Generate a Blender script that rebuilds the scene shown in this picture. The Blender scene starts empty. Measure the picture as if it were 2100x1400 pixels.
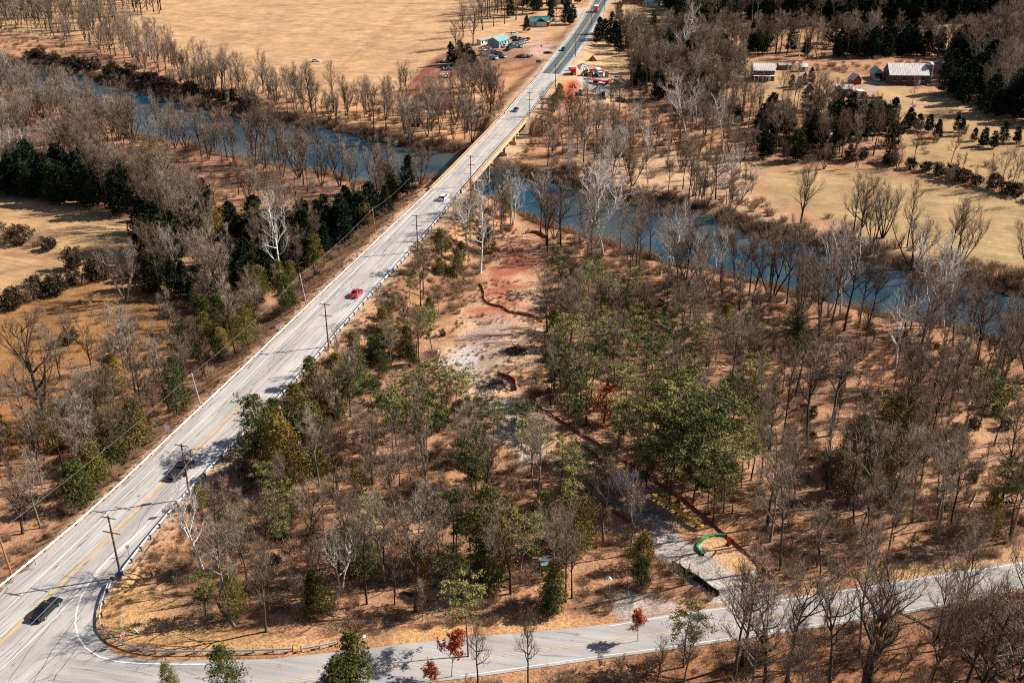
import bpy, math, random
import numpy as np
from mathutils import Vector, Matrix
S = bpy.context.scene
COL = S.collection
R = math.radians
# ---------------- camera, sky, sun, exposure ----------------
F = 2100.0; PW, PH = 2100, 1400; HY = -340.0; CH = 100.0
TH = math.atan((700 - HY) / F)
cam = bpy.data.cameras.new('camera'); cam.sensor_width = 36; cam.lens = 36 * F / PW
cam.clip_start = 1; cam.clip_end = 20000
co = bpy.data.objects.new('camera', cam); COL.objects.link(co)
co.location = (0, 0, CH); co.rotation_euler = (math.pi / 2 - TH, 0, 0); S.camera = co
SUN_EL = R(36); SX, SY = 0.965, 0.262          # towards the sun, seen from the ground
W = bpy.data.worlds.new('World'); S.world = W; W.use_nodes = True
nt = W.node_tree; sky = nt.nodes.new('ShaderNodeTexSky'); sky.sky_type = 'NISHITA'; sky.sun_disc = False
sky.sun_elevation = SUN_EL; sky.sun_rotation = math.atan2(SX, SY); sky.dust_density = 1.0
bg = nt.nodes['Background']; bg.inputs[1].default_value = 0.05
nt.links.new(sky.outputs[0], bg.inputs[0])
sl = bpy.data.lights.new('sun', 'SUN'); sl.energy = 5.0; sl.angle = R(0.5); sl.color = (1, 0.93, 0.82)
so = bpy.data.objects.new('sun', sl); COL.objects.link(so)
sd = Vector((SX * math.cos(SUN_EL), SY * math.cos(SUN_EL), math.sin(SUN_EL)))
so.rotation_euler = (-sd).to_track_quat('-Z', 'Y').to_euler(); so.location = (200, 60, 300)
S.view_settings.view_transform = 'Standard'; S.view_settings.look = 'None'
S.view_settings.exposure = 0.74; S.view_settings.gamma = 1
S.cycles.use_denoising = False; S.cycles.filter_width = 1.1; S.cycles.max_bounces = 4; S.cycles.diffuse_bounces = 2; S.cycles.glossy_bounces = 2; S.cycles.transparent_max_bounces = 4

# ---------------- picture point -> place on the ground ----------------
def un(px, py, z=0.0):
    px = np.asarray(px, float); py = np.asarray(py, float); z = np.asarray(z, float)
    u = (px - 1050) / F; v = (700 - py) / F
    dy = math.cos(TH) + v * math.sin(TH); dz = -math.sin(TH) + v * math.cos(TH)
    t = (z - CH) / dz
    return u * t, dy * t
def topx(x, y, z):
    dy = y; dz = z - CH
    d = dy * math.cos(TH) - dz * math.sin(TH); v = dy * math.sin(TH) + dz * math.cos(TH)
    return 1050 + F * x / d, 700 - F * v / d, d
def wpoly(p, z=0.0):
    a = np.array(p, float); x, y = un(a[:, 0], a[:, 1], z); return np.stack([x, y], 1)
def smooth_line(p, step=3.0, it=2):
    p = np.asarray(p, float)
    for _ in range(it):
        q = [p[0]]
        for a, b in zip(p[:-1], p[1:]): q += [a * .75 + b * .25, a * .25 + b * .75]
        p = np.array(q + [p[-1]])
    return resample(p, step)
def resample(p, step):
    d = np.r_[0, np.cumsum(np.linalg.norm(np.diff(p, axis=0), axis=1))]
    n = max(2, int(round(d[-1] / step)) + 1); t = np.linspace(0, d[-1], n)
    return np.stack([np.interp(t, d, p[:, k]) for k in range(p.shape[1])], 1)
def seg_dist(P, L):
    """distance of points P (n,2) to polyline L, and the index of the nearest segment"""
    best = np.full(len(P), 1e9); bi = np.zeros(len(P), int)
    for i in range(len(L) - 1):
        a, b = L[i], L[i + 1]; ab = b - a
        t = np.clip(((P - a) @ ab) / max(ab @ ab, 1e-9), 0, 1)
        d = np.hypot(P[:, 0] - a[0] - t * ab[0], P[:, 1] - a[1] - t * ab[1])
        m = d < best; best[m] = d[m]; bi[m] = i
    return best, bi
def inside(P, L):
    x, y = P[:, 0], P[:, 1]; c = np.zeros(len(P), bool); n = len(L)
    for i in range(n):
        x1, y1 = L[i]; x2, y2 = L[(i + 1) % n]
        if y1 == y2: continue
        m = ((y1 > y) != (y2 > y)) & (x < (x2 - x1) * (y - y1) / (y2 - y1) + x1); c ^= m
    return c
def sdf(P, L):
    """signed distance, negative inside; far points are skipped"""
    out = np.full(len(P), 50.0); lo = L.min(0) - 45; hi = L.max(0) + 45
    m = np.all((P > lo) & (P < hi), axis=1)
    if m.any():
        q = P[m]; d, _ = seg_dist(q, np.vstack([L, L[:1]])); d[inside(q, L)] *= -1; out[m] = np.minimum(d, 50)
    return out
def sstep(a, b, x):
    t = np.clip((x - a) / (b - a), 0, 1); return t * t * (3 - 2 * t)
_g = np.random.RandomState(5)
_tab = _g.rand(256, 256)
def vnoise(x, y, s):
    x = x / s; y = y / s; xi = np.floor(x).astype(int); yi = np.floor(y).astype(int)
    fx = x - xi; fy = y - yi; fx = fx * fx * (3 - 2 * fx); fy = fy * fy * (3 - 2 * fy)
    T = lambda i, j: _tab[i & 255, j & 255]
    return (T(xi, yi) * (1 - fx) + T(xi + 1, yi) * fx) * (1 - fy) + (T(xi, yi + 1) * (1 - fx) + T(xi + 1, yi + 1) * fx) * fy
def fbm(x, y, s, o=4):
    r = 0; a = .5
    for k in range(o): r = r + a * vnoise(x + 37 * k, y + 11 * k, s); s *= .5; a *= .5
    return r / (1 - .5 ** o)

# ---------------- lines of the place ----------------
HWL = wpoly([(-330, 1460), (-160, 1330), (0, 1209), (117, 1121), (200, 1041), (313, 934), (350, 899), (460, 795), (570, 690), (672, 592), (775, 495), (832, 441), (890, 387), (965, 310), (1040, 232), (1052, 214), (1067, 197), (1088, 177), (1114, 143), (1160, 88), (1195, 44), (1225, -2), (1252, -45)])
HWR = wpoly([(-20, 1560), (110, 1400), (190, 1250), (253, 1156), (297, 1107), (353, 1044), (405, 994), (450, 937), (540, 850), (610, 782), (700, 672), (790, 572), (868, 490), (905, 442), (945, 392), (1012, 315), (1080, 240), (1113, 200), (1140, 160), (1163, 127), (1193, 87), (1220, 43), (1244, 0), (1265, -45)])
HWC = wpoly([(-230, 1530), (-60, 1370), (0, 1317), (43, 1277), (117, 1204), (233, 1091), (327, 997), (447, 876), (547, 776), (633, 686), (700, 618), (783, 533), (837, 476), (917, 393), (980, 325), (1058, 238), (1085, 204), (1105, 179), (1131, 150), (1160, 115), (1183, 83), (1214, 36), (1234, -2), (1258, -45)])
SRU = wpoly([(110, 1400), (180, 1330), (225, 1352), (300, 1357), (353, 1361), (560, 1352), (750, 1329), (933, 1307), (1133, 1291), (1247, 1279), (1367, 1259), (1480, 1243), (1587, 1229), (1700, 1212), (1900, 1180), (2097, 1150), (2260, 1125), (2800, 1042)])
SRB = wpoly([(-60, 1560), (200, 1500), (500, 1440), (740, 1412), (943, 1391), (1033, 1379), (1200, 1354), (1367, 1332), (1483, 1315), (1633, 1292), (1833, 1261), (1933, 1243), (2097, 1206), (2260, 1180), (2800, 1094)])
SRC = wpoly([(540, 1400), (617, 1394), (700, 1384), (783, 1371), (1000, 1347), (1193, 1321), (1333, 1302), (1450, 1284), (1607, 1261), (1800, 1230), (2033, 1190), (2260, 1152), (2800, 1068)])
hwc = smooth_line(HWC, 4.0)
BR0 = wpoly([(917, 393)])[0]; BR1 = wpoly([(1058, 238)])[0]
WZ = -8.6
RIV1 = wpoly([(-400, 60), (-100, 112), (0, 128), (93, 141), (200, 166), (367, 211), (500, 241), (633, 259), (700, 270), (740, 281), (843, 305), (900, 309), (940, 318), (1010, 345), (1093, 370), (1150, 377), (1200, 393), (1290, 418), (1380, 430), (1455, 441), (1540, 478), (1640, 500), (1733, 522), (1817, 543), (1867, 560), (2017, 592), (2120, 612), (2400, 690), (2600, 900), (2400, 880), (2140, 735), (2033, 702), (1950, 676), (1900, 668), (1800, 652), (1700, 622), (1600, 594), (1500, 570), (1417, 552), (1333, 532), (1267, 508), (1207, 488), (1110, 460), (1060, 440), (985, 405), (930, 380), (887, 365), (800, 388), (720, 372), (633, 350), (533, 333), (443, 318), (400, 299), (300, 290), (267, 262), (187, 232), (0, 185), (-400, 150)], WZ)
CTRL = [(250, 1330, -.1), (0, 1320, 0), (480, 1300, -.3), (1000, 1430, -.8), (1500, 1400, -1), (2000, 1300, -.6), (2000, 1160, -.2), (1500, 1225, -.2), (1100, 1285, -.2), (700, 1120, -1.2), (450, 1130, -1.0), (1000, 1000, -2.2), (1400, 1040, -1.6), (1700, 1000, -2.2), (2050, 900, -3), (800, 850, -2.8), (1000, 760, -3.6), (1400, 800, -3.6), (1000, 600, -5.2), (1300, 650, -5.4), (1600, 700, -5.6), (2000, 720, -6.6), (1100, 480, -6.6), (1300, 560, -6.8), (1600, 620, -6.8), (930, 500, -5.5), (1250, 360, -6.2), (1500, 430, -6.9), (1800, 430, -6.2), (2100, 520, -6.5), (1300, 290, -6), (1150, 300, -6.5), (1500, 330, -5.5), (1250, 190, -1.6), (1190, 190, -1), (1110, 110, -.2), (1700, 260, -3.4), (2000, 320, -4), (1800, 140, -.5), (1600, 150, -1), (1500, 30, 1), (2100, 40, 2), (1250, 20, 0), (1180, 20, 0), (1300, 90, -1),
        (300, 1050, -1.6), (100, 1150, -1), (100, 950, -3), (250, 850, -3.4), (200, 650, -4), (100, 470, -3.6), (0, 450, -3.4), (280, 520, -4.4), (300, 330, -7), (60, 290, -6.9), (500, 360, -7.2), (700, 420, -7), (820, 420, -6.4), (700, 500, -5.4), (560, 600, -4.6), (400, 700, -4.2), (500, 140, -5.6), (800, 170, -5), (900, 240, -6.6), (700, 245, -6.6), (400, 190, -6.6), (150, 120, -6.8), (300, 60, -4), (650, 30, -2), (60, 30, -5), (950, 150, -2.6), (1030, 90, -.8), (1000, 190, -4), (-300, 300, -6), (-300, 800, -4), (2400, 900, -3), (2400, 300, -4), (0, -120, 4), (1000, -120, 4), (2000, -120, 6), (-600, -40, 0), (2700, -40, 3), (-200, 1400, 0), (2300, 1350, -.5)]
_c = np.array(CTRL, float); _cx, _cy = un(_c[:, 0], _c[:, 1], _c[:, 2])
def h0(P):
    x, y = P[:, 0], P[:, 1]; num = np.zeros(len(P)); den = np.zeros(len(P))
    for cx, cy, cz in zip(_cx, _cy, _c[:, 2]):
        d = (x - cx) ** 2 + (y - cy) ** 2 + 60; w = d ** -1.6; num += w * cz; den += w
    return num / den
def HGT(P, fine=True):
    P = np.asarray(P, float).reshape(-1, 2)
    z = h0(P)
    if fine: z = z + (fbm(P[:, 0], P[:, 1], 22, 3) - .5) * .9 + (vnoise(P[:, 0], P[:, 1], 1.3) - .5) * .14
    dr = sdf(P, RIV1)
    bank = sstep(0, 5.5, dr + (vnoise(P[:, 0], P[:, 1], 6) - .5) * 3)
    z = np.where(dr < 40, (WZ - .9) * (1 - bank) + z * bank, z)
    d, bi = seg_dist(P, hwc)
    ab = BR1 - BR0; t = ((P - BR0) @ ab) / (ab @ ab)
    onb = (t > .03) & (t < .97)
    drop = np.maximum(.5, -z)
    w = 1 - sstep(7.6, 8.8 + 2.4 * drop, d); w = np.where(onb, 0, w)
    z = z * (1 - w) + (-.09) * w
    m = d < 7.9
    z = np.where(m & ~onb, -.09, z)
    for poly in (SR_POLY, YARD_R):
        ds = sdf(P, poly); w = 1 - sstep(.3, 5, ds); z = z * (1 - w) + (-.09) * w
    return z
SR_POLY = np.vstack([SRU, SRB[::-1]])
YARD_R = wpoly([(1165, 140), (1270, 160), (1275, 172), (1150, 166)])
def ground(px, py, z0=-3.0):
    """where the sight line of a picture point meets the ground"""
    z = z0
    for _ in range(7):
        x, y = un(px, py, z); z = float(HGT([(float(x), float(y))], False)[0])
    return Vector((float(x), float(y), z))
def gpoly(p):
    a = np.array(p, float); z = np.full(len(a), -3.0)
    for _ in range(5):
        x, y = un(a[:, 0], a[:, 1], z); z = h0(np.stack([x, y], 1))
    return np.stack([x, y], 1)
def zat(x, y): return float(HGT([(x, y)], True)[0])

# ---------------- mesh and object helpers ----------------
class MB:
    def __init__(s): s.v = []; s.f = []
    def add(s, vs, fs):
        o = len(s.v); s.v += [tuple(v) for v in vs]; s.f += [tuple(i + o for i in f) for f in fs]; return s
    def box(s, c, d, rz=0, taper=1.0, tilt=0):
        hx, hy, hz = d[0] / 2, d[1] / 2, d[2] / 2; vs = []
        for z, k in ((-hz, 1), (hz, taper)):
            for x, y in ((-hx, -hy), (hx, -hy), (hx, hy), (-hx, hy)):
                vs.append(Vector((x * k, y * k, z)))
        M = Matrix.Rotation(rz, 3, 'Z') @ Matrix.Rotation(tilt, 3, 'Y')
        c = Vector(c)
        return s.add([c + M @ v for v in vs], [(3, 2, 1, 0), (4, 5, 6, 7), (0, 1, 5, 4), (1, 2, 6, 5), (2, 3, 7, 6), (3, 0, 4, 7)])
    def tube(s, pts, rad, n=6, cap=True):
        pts = [Vector(p) for p in pts]; rings = []; k = len(pts)
        for i, p in enumerate(pts):
            d = (pts[min(i + 1, k - 1)] - pts[max(i - 1, 0)]).normalized()
            a = d.cross(Vector((0, 0, 1)));
            if a.length < .1: a = d.cross(Vector((1, 0, 0)))
            a.normalize(); b = d.cross(a); r = rad[i] if hasattr(rad, '__len__') else rad
            rings.append([p + a * r * math.cos(2 * math.pi * j / n) + b * r * math.sin(2 * math.pi * j / n) for j in range(n)])
        vs = [v for r in rings for v in r]; fs = []
        for i in range(k - 1):
            for j in range(n):
                fs.append((i * n + j, i * n + (j + 1) % n, (i + 1) * n + (j + 1) % n, (i + 1) * n + j))
        if cap: fs += [tuple(range(n))[::-1], tuple((k - 1) * n + j for j in range(n))]
        return s.add(vs, fs)
    def cyl(s, c, r, h, n=12, r2=None):
        c = Vector(c); return s.tube([c, c + Vector((0, 0, h))], [r, r if r2 is None else r2], n)
    def prism(s, prof, x0, x1):
        """profile of (y, z) pushed along x"""
        n = len(prof); vs = [(x0, a, b) for a, b in prof] + [(x1, a, b) for a, b in prof]
        return s.add(vs, [tuple(range(n))[::-1], tuple(range(n, 2 * n))] + [(i, (i + 1) % n, n + (i + 1) % n, n + i) for i in range(n)])
    def build(s, name, mat, parent=None, smooth=False, bevel=0):
        me = bpy.data.meshes.new(name); me.from_pydata([tuple(v) for v in s.v], [], s.f)
        if smooth: me.polygons.foreach_set('use_smooth', [True] * len(me.polygons))
        me.materials.append(mat); me.update()
        o = bpy.data.objects.new(name, me); COL.objects.link(o)
        if parent: o.parent = parent
        if bevel:
            b = o.modifiers.new('bevel', 'BEVEL'); b.width = bevel; b.segments = 2; b.limit_method = 'ANGLE'
        return o
def tag(o, label=None, cat=None, group=None, kind=None):
    for k, v in (('label', label), ('category', cat), ('group', group), ('kind', kind)):
        if v: o[k] = v
    return o
def thing(name, label, cat, loc=(0, 0, 0), rz=0, group=None):
    o = bpy.data.objects.new(name, None); COL.objects.link(o); o.empty_display_size = .5
    o.location = loc; o.rotation_euler = (0, 0, rz); return tag(o, label, cat, group)
def copy_tree(o, parent=None):
    c = o.copy(); COL.objects.link(c)
    if parent: c.parent = parent
    for ch in o.children: copy_tree(ch, c)
    return c
def strip_obj(name, L, Rr, z, mat, kind='structure', uv=True):
    """a sheet between two polylines with the same number of points; UV in metres: across, along"""
    n = len(L); vs = [(*L[i], z) for i in range(n)] + [(*Rr[i], z) for i in range(n)]
    me = bpy.data.meshes.new(name); me.from_pydata(vs, [], [(i, n + i, n + i + 1, i + 1) for i in range(n - 1)])
    d = np.r_[0, np.cumsum(np.linalg.norm(np.diff(L, axis=0), axis=1))]
    wd = np.linalg.norm(L - Rr, axis=1)
    u = me.uv_layers.new(name='UVMap')
    for p in me.polygons:
        for li in p.loop_indices:
            vi = me.loops[li].vertex_index; k = vi % n; u.data[li].uv = (0 if vi < n else wd[k], d[k])
    me.materials.append(mat); o = bpy.data.objects.new(name, me); COL.objects.link(o); o['kind'] = kind
    return o
def offset(L, d):
    t = np.gradient(L, axis=0); t /= np.linalg.norm(t, axis=1)[:, None]
    return L + np.stack([t[:, 1], -t[:, 0]], 1) * (np.asarray(d)[:, None] if hasattr(d, '__len__') else d)

# ---------------- materials ----------------
def lk(t, a, b): t.links.new(a, b)
def mat(name, col, rough=.8, metal=0, var=.0, scale=3.0, emit=None, spec=.3, alpha=None, coat=0):
    m = bpy.data.materials.new(name); m.use_nodes = True; t = m.node_tree; b = t.nodes['Principled BSDF']
    b.inputs['Base Color'].default_value = (*col, 1); b.inputs['Roughness'].default_value = rough
    b.inputs['Metallic'].default_value = metal; b.inputs['Specular IOR Level'].default_value = spec
    b.inputs['Coat Weight'].default_value = coat
    if var:
        tc = t.nodes.new('ShaderNodeTexCoord'); n = t.nodes.new('ShaderNodeTexNoise'); n.inputs['Scale'].default_value = scale
        n.inputs['Detail'].default_value = 6; n.inputs['Roughness'].default_value = .7; lk(t, tc.outputs['Object'], n.inputs['Vector'])
        r = t.nodes.new('ShaderNodeMapRange'); r.inputs['From Min'].default_value = .3; r.inputs['From Max'].default_value = .7
        r.inputs['To Min'].default_value = 1 - var; r.inputs['To Max'].default_value = 1 + var; lk(t, n.outputs['Fac'], r.inputs['Value'])
        mx = t.nodes.new('ShaderNodeVectorMath'); mx.operation = 'SCALE'; mx.inputs[0].default_value = col
        lk(t, r.outputs['Result'], mx.inputs['Scale']); lk(t, mx.outputs[0], b.inputs['Base Color'])
    return m
def ramp_mat(name, cols, rough=.85, scale=.5, noise_w=.5, spec=.2, trans=0):
    """colour picked by the single tree's own random number plus a clumpy noise"""
    m = bpy.data.materials.new(name); m.use_nodes = True; t = m.node_tree; b = t.nodes['Principled BSDF']
    b.inputs['Roughness'].default_value = rough; b.inputs['Specular IOR Level'].default_value = spec
    oi = t.nodes.new('ShaderNodeObjectInfo'); tc = t.nodes.new('ShaderNodeTexCoord'); n = t.nodes.new('ShaderNodeTexNoise')
    n.inputs['Scale'].default_value = scale; n.inputs['Detail'].default_value = 4; lk(t, tc.outputs['Object'], n.inputs['Vector'])
    r = t.nodes.new('ShaderNodeMapRange'); r.inputs['From Min'].default_value = .3; r.inputs['From Max'].default_value = .7
    r.inputs['To Min'].default_value = -noise_w / 2; r.inputs['To Max'].default_value = noise_w / 2; lk(t, n.outputs['Fac'], r.inputs['Value'])
    a = t.nodes.new('ShaderNodeMath'); a.operation = 'ADD'; a.use_clamp = True; lk(t, oi.outputs['Random'], a.inputs[0]); lk(t, r.outputs['Result'], a.inputs[1])
    cr = t.nodes.new('ShaderNodeValToRGB'); e = cr.color_ramp.elements
    while len(e) < len(cols): e.new(.5)
    for i, c in enumerate(cols): e[i].position = i / (len(cols) - 1); e[i].color = (*c, 1)
    lk(t, a.outputs[0], cr.inputs[0]); lk(t, cr.outputs[0], b.inputs['Base Color'])
    return m
def ground_mat():
    m = bpy.data.materials.new('ground'); m.use_nodes = True; t = m.node_tree; b = t.nodes['Principled BSDF']
    b.inputs['Roughness'].default_value = .95; b.inputs['Specular IOR Level'].default_value = .1
    at = t.nodes.new('ShaderNodeAttribute'); at.attribute_name = 'col'
    ar = t.nodes.new('ShaderNodeAttribute'); ar.attribute_name = 'rows'
    geo = t.nodes.new('ShaderNodeNewGeometry')
    def noise(sc, det, ro, lo, hi, f0=.32, f1=.68, vec=None):
        n = t.nodes.new('ShaderNodeTexNoise'); n.inputs['Scale'].default_value = sc; n.inputs['Detail'].default_value = det
        n.inputs['Roughness'].default_value = ro; lk(t, vec or geo.outputs['Position'], n.inputs['Vector'])
        r = t.nodes.new('ShaderNodeMapRange'); r.inputs['From Min'].default_value = f0; r.inputs['From Max'].default_value = f1
        r.inputs['To Min'].default_value = lo; r.inputs['To Max'].default_value = hi; lk(t, n.outputs['Fac'], r.inputs['Value'])
        return n, r.outputs['Result']
    n1, a = noise(.12, 6, .65, .74, 1.2); n2, c = noise(2.6, 8, .8, .35, 1.55, .36, .64)
    mp = t.nodes.new('ShaderNodeMapping'); mp.vector_type = 'TEXTURE'; mp.inputs['Rotation'].default_value = (0, 0, R(-22)); mp.inputs['Scale'].default_value = (30, 1.1, 5)
    lk(t, geo.outputs['Position'], mp.inputs['Vector']); n3, rw = noise(1.0, 4, .6, .58, 1.35, vec=mp.outputs[0])
    mm = lambda x, y, op='MULTIPLY': (lambda q: (lk(t, x, q.inputs[0]), lk(t, y, q.inputs[1]), q.outputs[0])[2])((lambda q: (setattr(q, 'operation', op), q)[1])(t.nodes.new('ShaderNodeMath')))
    mixf = t.nodes.new('ShaderNodeMix'); mixf.data_type = 'FLOAT'; lk(t, ar.outputs['Fac'], mixf.inputs[0]); lk(t, c, mixf.inputs[2])
    c2 = t.nodes.new('ShaderNodeMix'); c2.data_type = 'FLOAT'; c2.inputs[0].default_value = .55; lk(t, rw, c2.inputs[2]); c2.inputs[3].default_value = 1.0
    c3 = mm(c2.outputs[0], rw); lk(t, c2.outputs[0], mixf.inputs[3])
    # rows replace most of the litter grain on mown ground
    fac = mm(a, mixf.outputs[0])
    sc = t.nodes.new('ShaderNodeVectorMath'); sc.operation = 'SCALE'; lk(t, at.outputs['Color'], sc.inputs[0]); lk(t, fac, sc.inputs['Scale'])
    # warm / pale drift
    n4, w = noise(.35, 5, .7, 0, .5, .4, .75)
    mx = t.nodes.new('ShaderNodeMix'); mx.data_type = 'RGBA'; mx.blend_type = 'MULTIPLY'; lk(t, w, mx.inputs[0]); lk(t, sc.outputs[0], mx.inputs[6]); mx.inputs[7].default_value = (1.0, .74, .58, 1)
    lk(t, mx.outputs[2], b.inputs['Base Color'])
    bp = t.nodes.new('ShaderNodeBump'); bp.inputs['Strength'].default_value = .8; bp.inputs['Distance'].default_value = .22
    lk(t, n2.outputs['Fac'], bp.inputs['Height']); lk(t, bp.outputs[0], b.inputs['Normal'])
    return m
def road_mat(name, base, streak, crack=.5, dark=.35):
    m = bpy.data.materials.new(name); m.use_nodes = True; t = m.node_tree; b = t.nodes['Principled BSDF']
    b.inputs['Roughness'].default_value = .85; b.inputs['Specular IOR Level'].default_value = .25
    uv = t.nodes.new('ShaderNodeUVMap')
    def nz(sx, sy, det, lo, hi, f0=.35, f1=.65, dist=0):
        mp = t.nodes.new('ShaderNodeMapping'); mp.inputs['Scale'].default_value = (sx, sy, 1); lk(t, uv.outputs[0], mp.inputs['Vector'])
        n = t.nodes.new('ShaderNodeTexNoise'); n.inputs['Scale'].default_value = 1; n.inputs['Detail'].default_value = det; n.inputs['Distortion'].default_value = dist
        lk(t, mp.outputs[0], n.inputs['Vector']); r = t.nodes.new('ShaderNodeMapRange')
        for k, v in zip(('From Min', 'From Max', 'To Min', 'To Max'), (f0, f1, lo, hi)): r.inputs[k].default_value = v
        lk(t, n.outputs['Fac'], r.inputs['Value']); return n, r.outputs['Result']
    _, s1 = nz(1.1, .012, 3, 1 - streak, 1 + streak * .7); _, s2 = nz(.3, .07, 6, .80, 1.12); _, s3 = nz(6, 6, 3, .9, 1.08)
    def mul(x, y):
        q = t.nodes.new('ShaderNodeMath'); q.operation = 'MULTIPLY'; lk(t, x, q.inputs[0]); lk(t, y, q.inputs[1]); return q.outputs[0]
    f = mul(mul(s1, s2), s3)
    # thin wandering cracks, mostly lengthwise
    nc, _ = nz(.55, .03, 4, 0, 1, dist=.6)
    ab = t.nodes.new('ShaderNodeMath'); ab.operation = 'SUBTRACT'; lk(t, nc.outputs['Fac'], ab.inputs[0]); ab.inputs[1].default_value = .5
    aa = t.nodes.new('ShaderNodeMath'); aa.operation = 'ABSOLUTE'; lk(t, ab.outputs[0], aa.inputs[0])
    r = t.nodes.new('ShaderNodeMapRange'); r.inputs['From Min'].default_value = .002; r.inputs['From Max'].default_value = .009
    r.inputs['To Min'].default_value = 1 - crack; r.inputs['To Max'].default_value = 1; lk(t, aa.outputs[0], r.inputs['Value'])
    f = mul(f, r.outputs['Result'])
    sc = t.nodes.new('ShaderNodeVectorMath'); sc.operation = 'SCALE'; sc.inputs[0].default_value = base; lk(t, f, sc.inputs['Scale'])
    lk(t, sc.outputs[0], b.inputs['Base Color']); return m
def water_mat():
    m = bpy.data.materials.new('river_water'); m.use_nodes = True; t = m.node_tree; b = t.nodes['Principled BSDF']
    b.inputs['Roughness'].default_value = .09; b.inputs['Specular IOR Level'].default_value = .5; b.inputs['IOR'].default_value = 1.33
    g = t.nodes.new('ShaderNodeNewGeometry'); n = t.nodes.new('ShaderNodeTexNoise'); n.inputs['Scale'].default_value = .035; n.inputs['Detail'].default_value = 5
    lk(t, g.outputs['Position'], n.inputs['Vector']); cr = t.nodes.new('ShaderNodeValToRGB')
    e = cr.color_ramp.elements; e[0].position = .38; e[0].color = (.004, .045, .08, 1); e[1].position = .64; e[1].color = (.06, .075, .075, 1)
    lk(t, n.outputs['Fac'], cr.inputs[0]); lk(t, cr.outputs[0], b.inputs['Base Color'])
    n2 = t.nodes.new('ShaderNodeTexNoise'); n2.inputs['Scale'].default_value = .9; n2.inputs['Detail'].default_value = 3; lk(t, g.outputs['Position'], n2.inputs['Vector'])
    bp = t.nodes.new('ShaderNodeBump'); bp.inputs['Strength'].default_value = .12; bp.inputs['Distance'].default_value = .2
    lk(t, n2.outputs['Fac'], bp.inputs['Height']); lk(t, bp.outputs[0], b.inputs['Normal']); return m
M = dict(
    bark=ramp_mat('grey_brown_bark', [(.028, .02, .016), (.06, .042, .033), (.10, .08, .065), (.26, .22, .19)], scale=1.5),
    twig=ramp_mat('bare_twigs', [(.20, .135, .09), (.33, .235, .16), (.42, .29, .20), (.50, .41, .32)], scale=.3, noise_w=.3),
    white=ramp_mat('pale_mottled_bark', [(.42, .38, .34), (.72, .68, .64)], scale=2.5, noise_w=1.2),
    wtwig=ramp_mat('pale_twigs', [(.34, .29, .25), (.55, .5, .46)], scale=.5),
    cedar=ramp_mat('cedar_leaves', [(.05, .06, .018), (.10, .11, .025), (.16, .14, .035), (.30, .19, .05)], scale=.45, noise_w=.5),
    dark=ramp_mat('dark_evergreen_leaves', [(.012, .022, .014), (.02, .035, .018), (.035, .045, .018)], scale=.4),
    pine=ramp_mat('pine_needles', [(.05, .065, .02), (.115, .125, .038), (.21, .20, .06), (.35, .32, .12)], scale=.38, noise_w=1.0),
    scrub=ramp_mat('dark_scrub_leaves', [(.025, .028, .014), (.06, .045, .025), (.11, .06, .04)], scale=.8),
    rust=ramp_mat('rust_leaves', [(.42, .09, .03), (.52, .15, .05)], scale=.8),
    brush=ramp_mat('dry_brush', [(.14, .085, .05), (.30, .19, .11), (.42, .27, .18), (.24, .19, .14)], scale=.6, noise_w=.4),
    straw=ramp_mat('dry_grass', [(.30, .18, .08), (.50, .34, .17)], scale=.6),
    pole=mat('weathered_pole_wood', (.13, .08, .055), var=.3, scale=2), polew=mat('pale_bare_pole', (.42, .36, .32), var=.2, scale=2),  # polew: paler wood colour for the bare poles
    steel=mat('galvanised_steel', (.62, .63, .66), .45, .35, var=.08, scale=.6), post=mat('dark_post', (.10, .085, .075), var=.2),
    conc=mat('bridge_concrete', (.55, .40, .26), var=.18, scale=.8), conc2=mat('pier_concrete', (.50, .37, .25), var=.2, scale=1),
    rail=mat('bridge_rail_brown', (.30, .13, .07), var=.2), white_paint=mat('white_paint', (.78, .77, .75), var=.06, scale=4),
    wire=mat('power_wire', (.30, .29, .28), .5, .3), glass=mat('car_glass', (.012, .016, .022), .06, spec=.8), tyre=mat('tyre_rubber', (.02, .02, .02)),
    rim=mat('wheel_metal', (.45, .45, .47), .35, .7), lamp=mat('headlight_lens', (.8, .8, .8), .15), tail=mat('taillight_lens', (.5, .02, .02), .25),
    black=mat('black_and_trench_shadow', (.012, .014, .016), var=.2), fence=mat('orange_red_fabric', (.40, .075, .035), var=.3, scale=1.2),
    green=mat('green_mesh', (.02, .26, .09), var=.25, scale=3), yellow=mat('yellow_paint', (.80, .54, .06), .5, var=.1, scale=.5),
    log=mat('fallen_log_bark', (.33, .27, .22), var=.4, scale=3), gravelp=mat('pale_gravel', (.48, .47, .46), var=.25, scale=2), gravelg=mat('grey_gravel', (.32, .34, .34), var=.25, scale=2),
    dirt=mat('red_dirt', (.36, .10, .045), var=.35, scale=.8), dirtd=mat('dark_red_dirt', (.20, .07, .05), var=.35, scale=.8),
)
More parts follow.
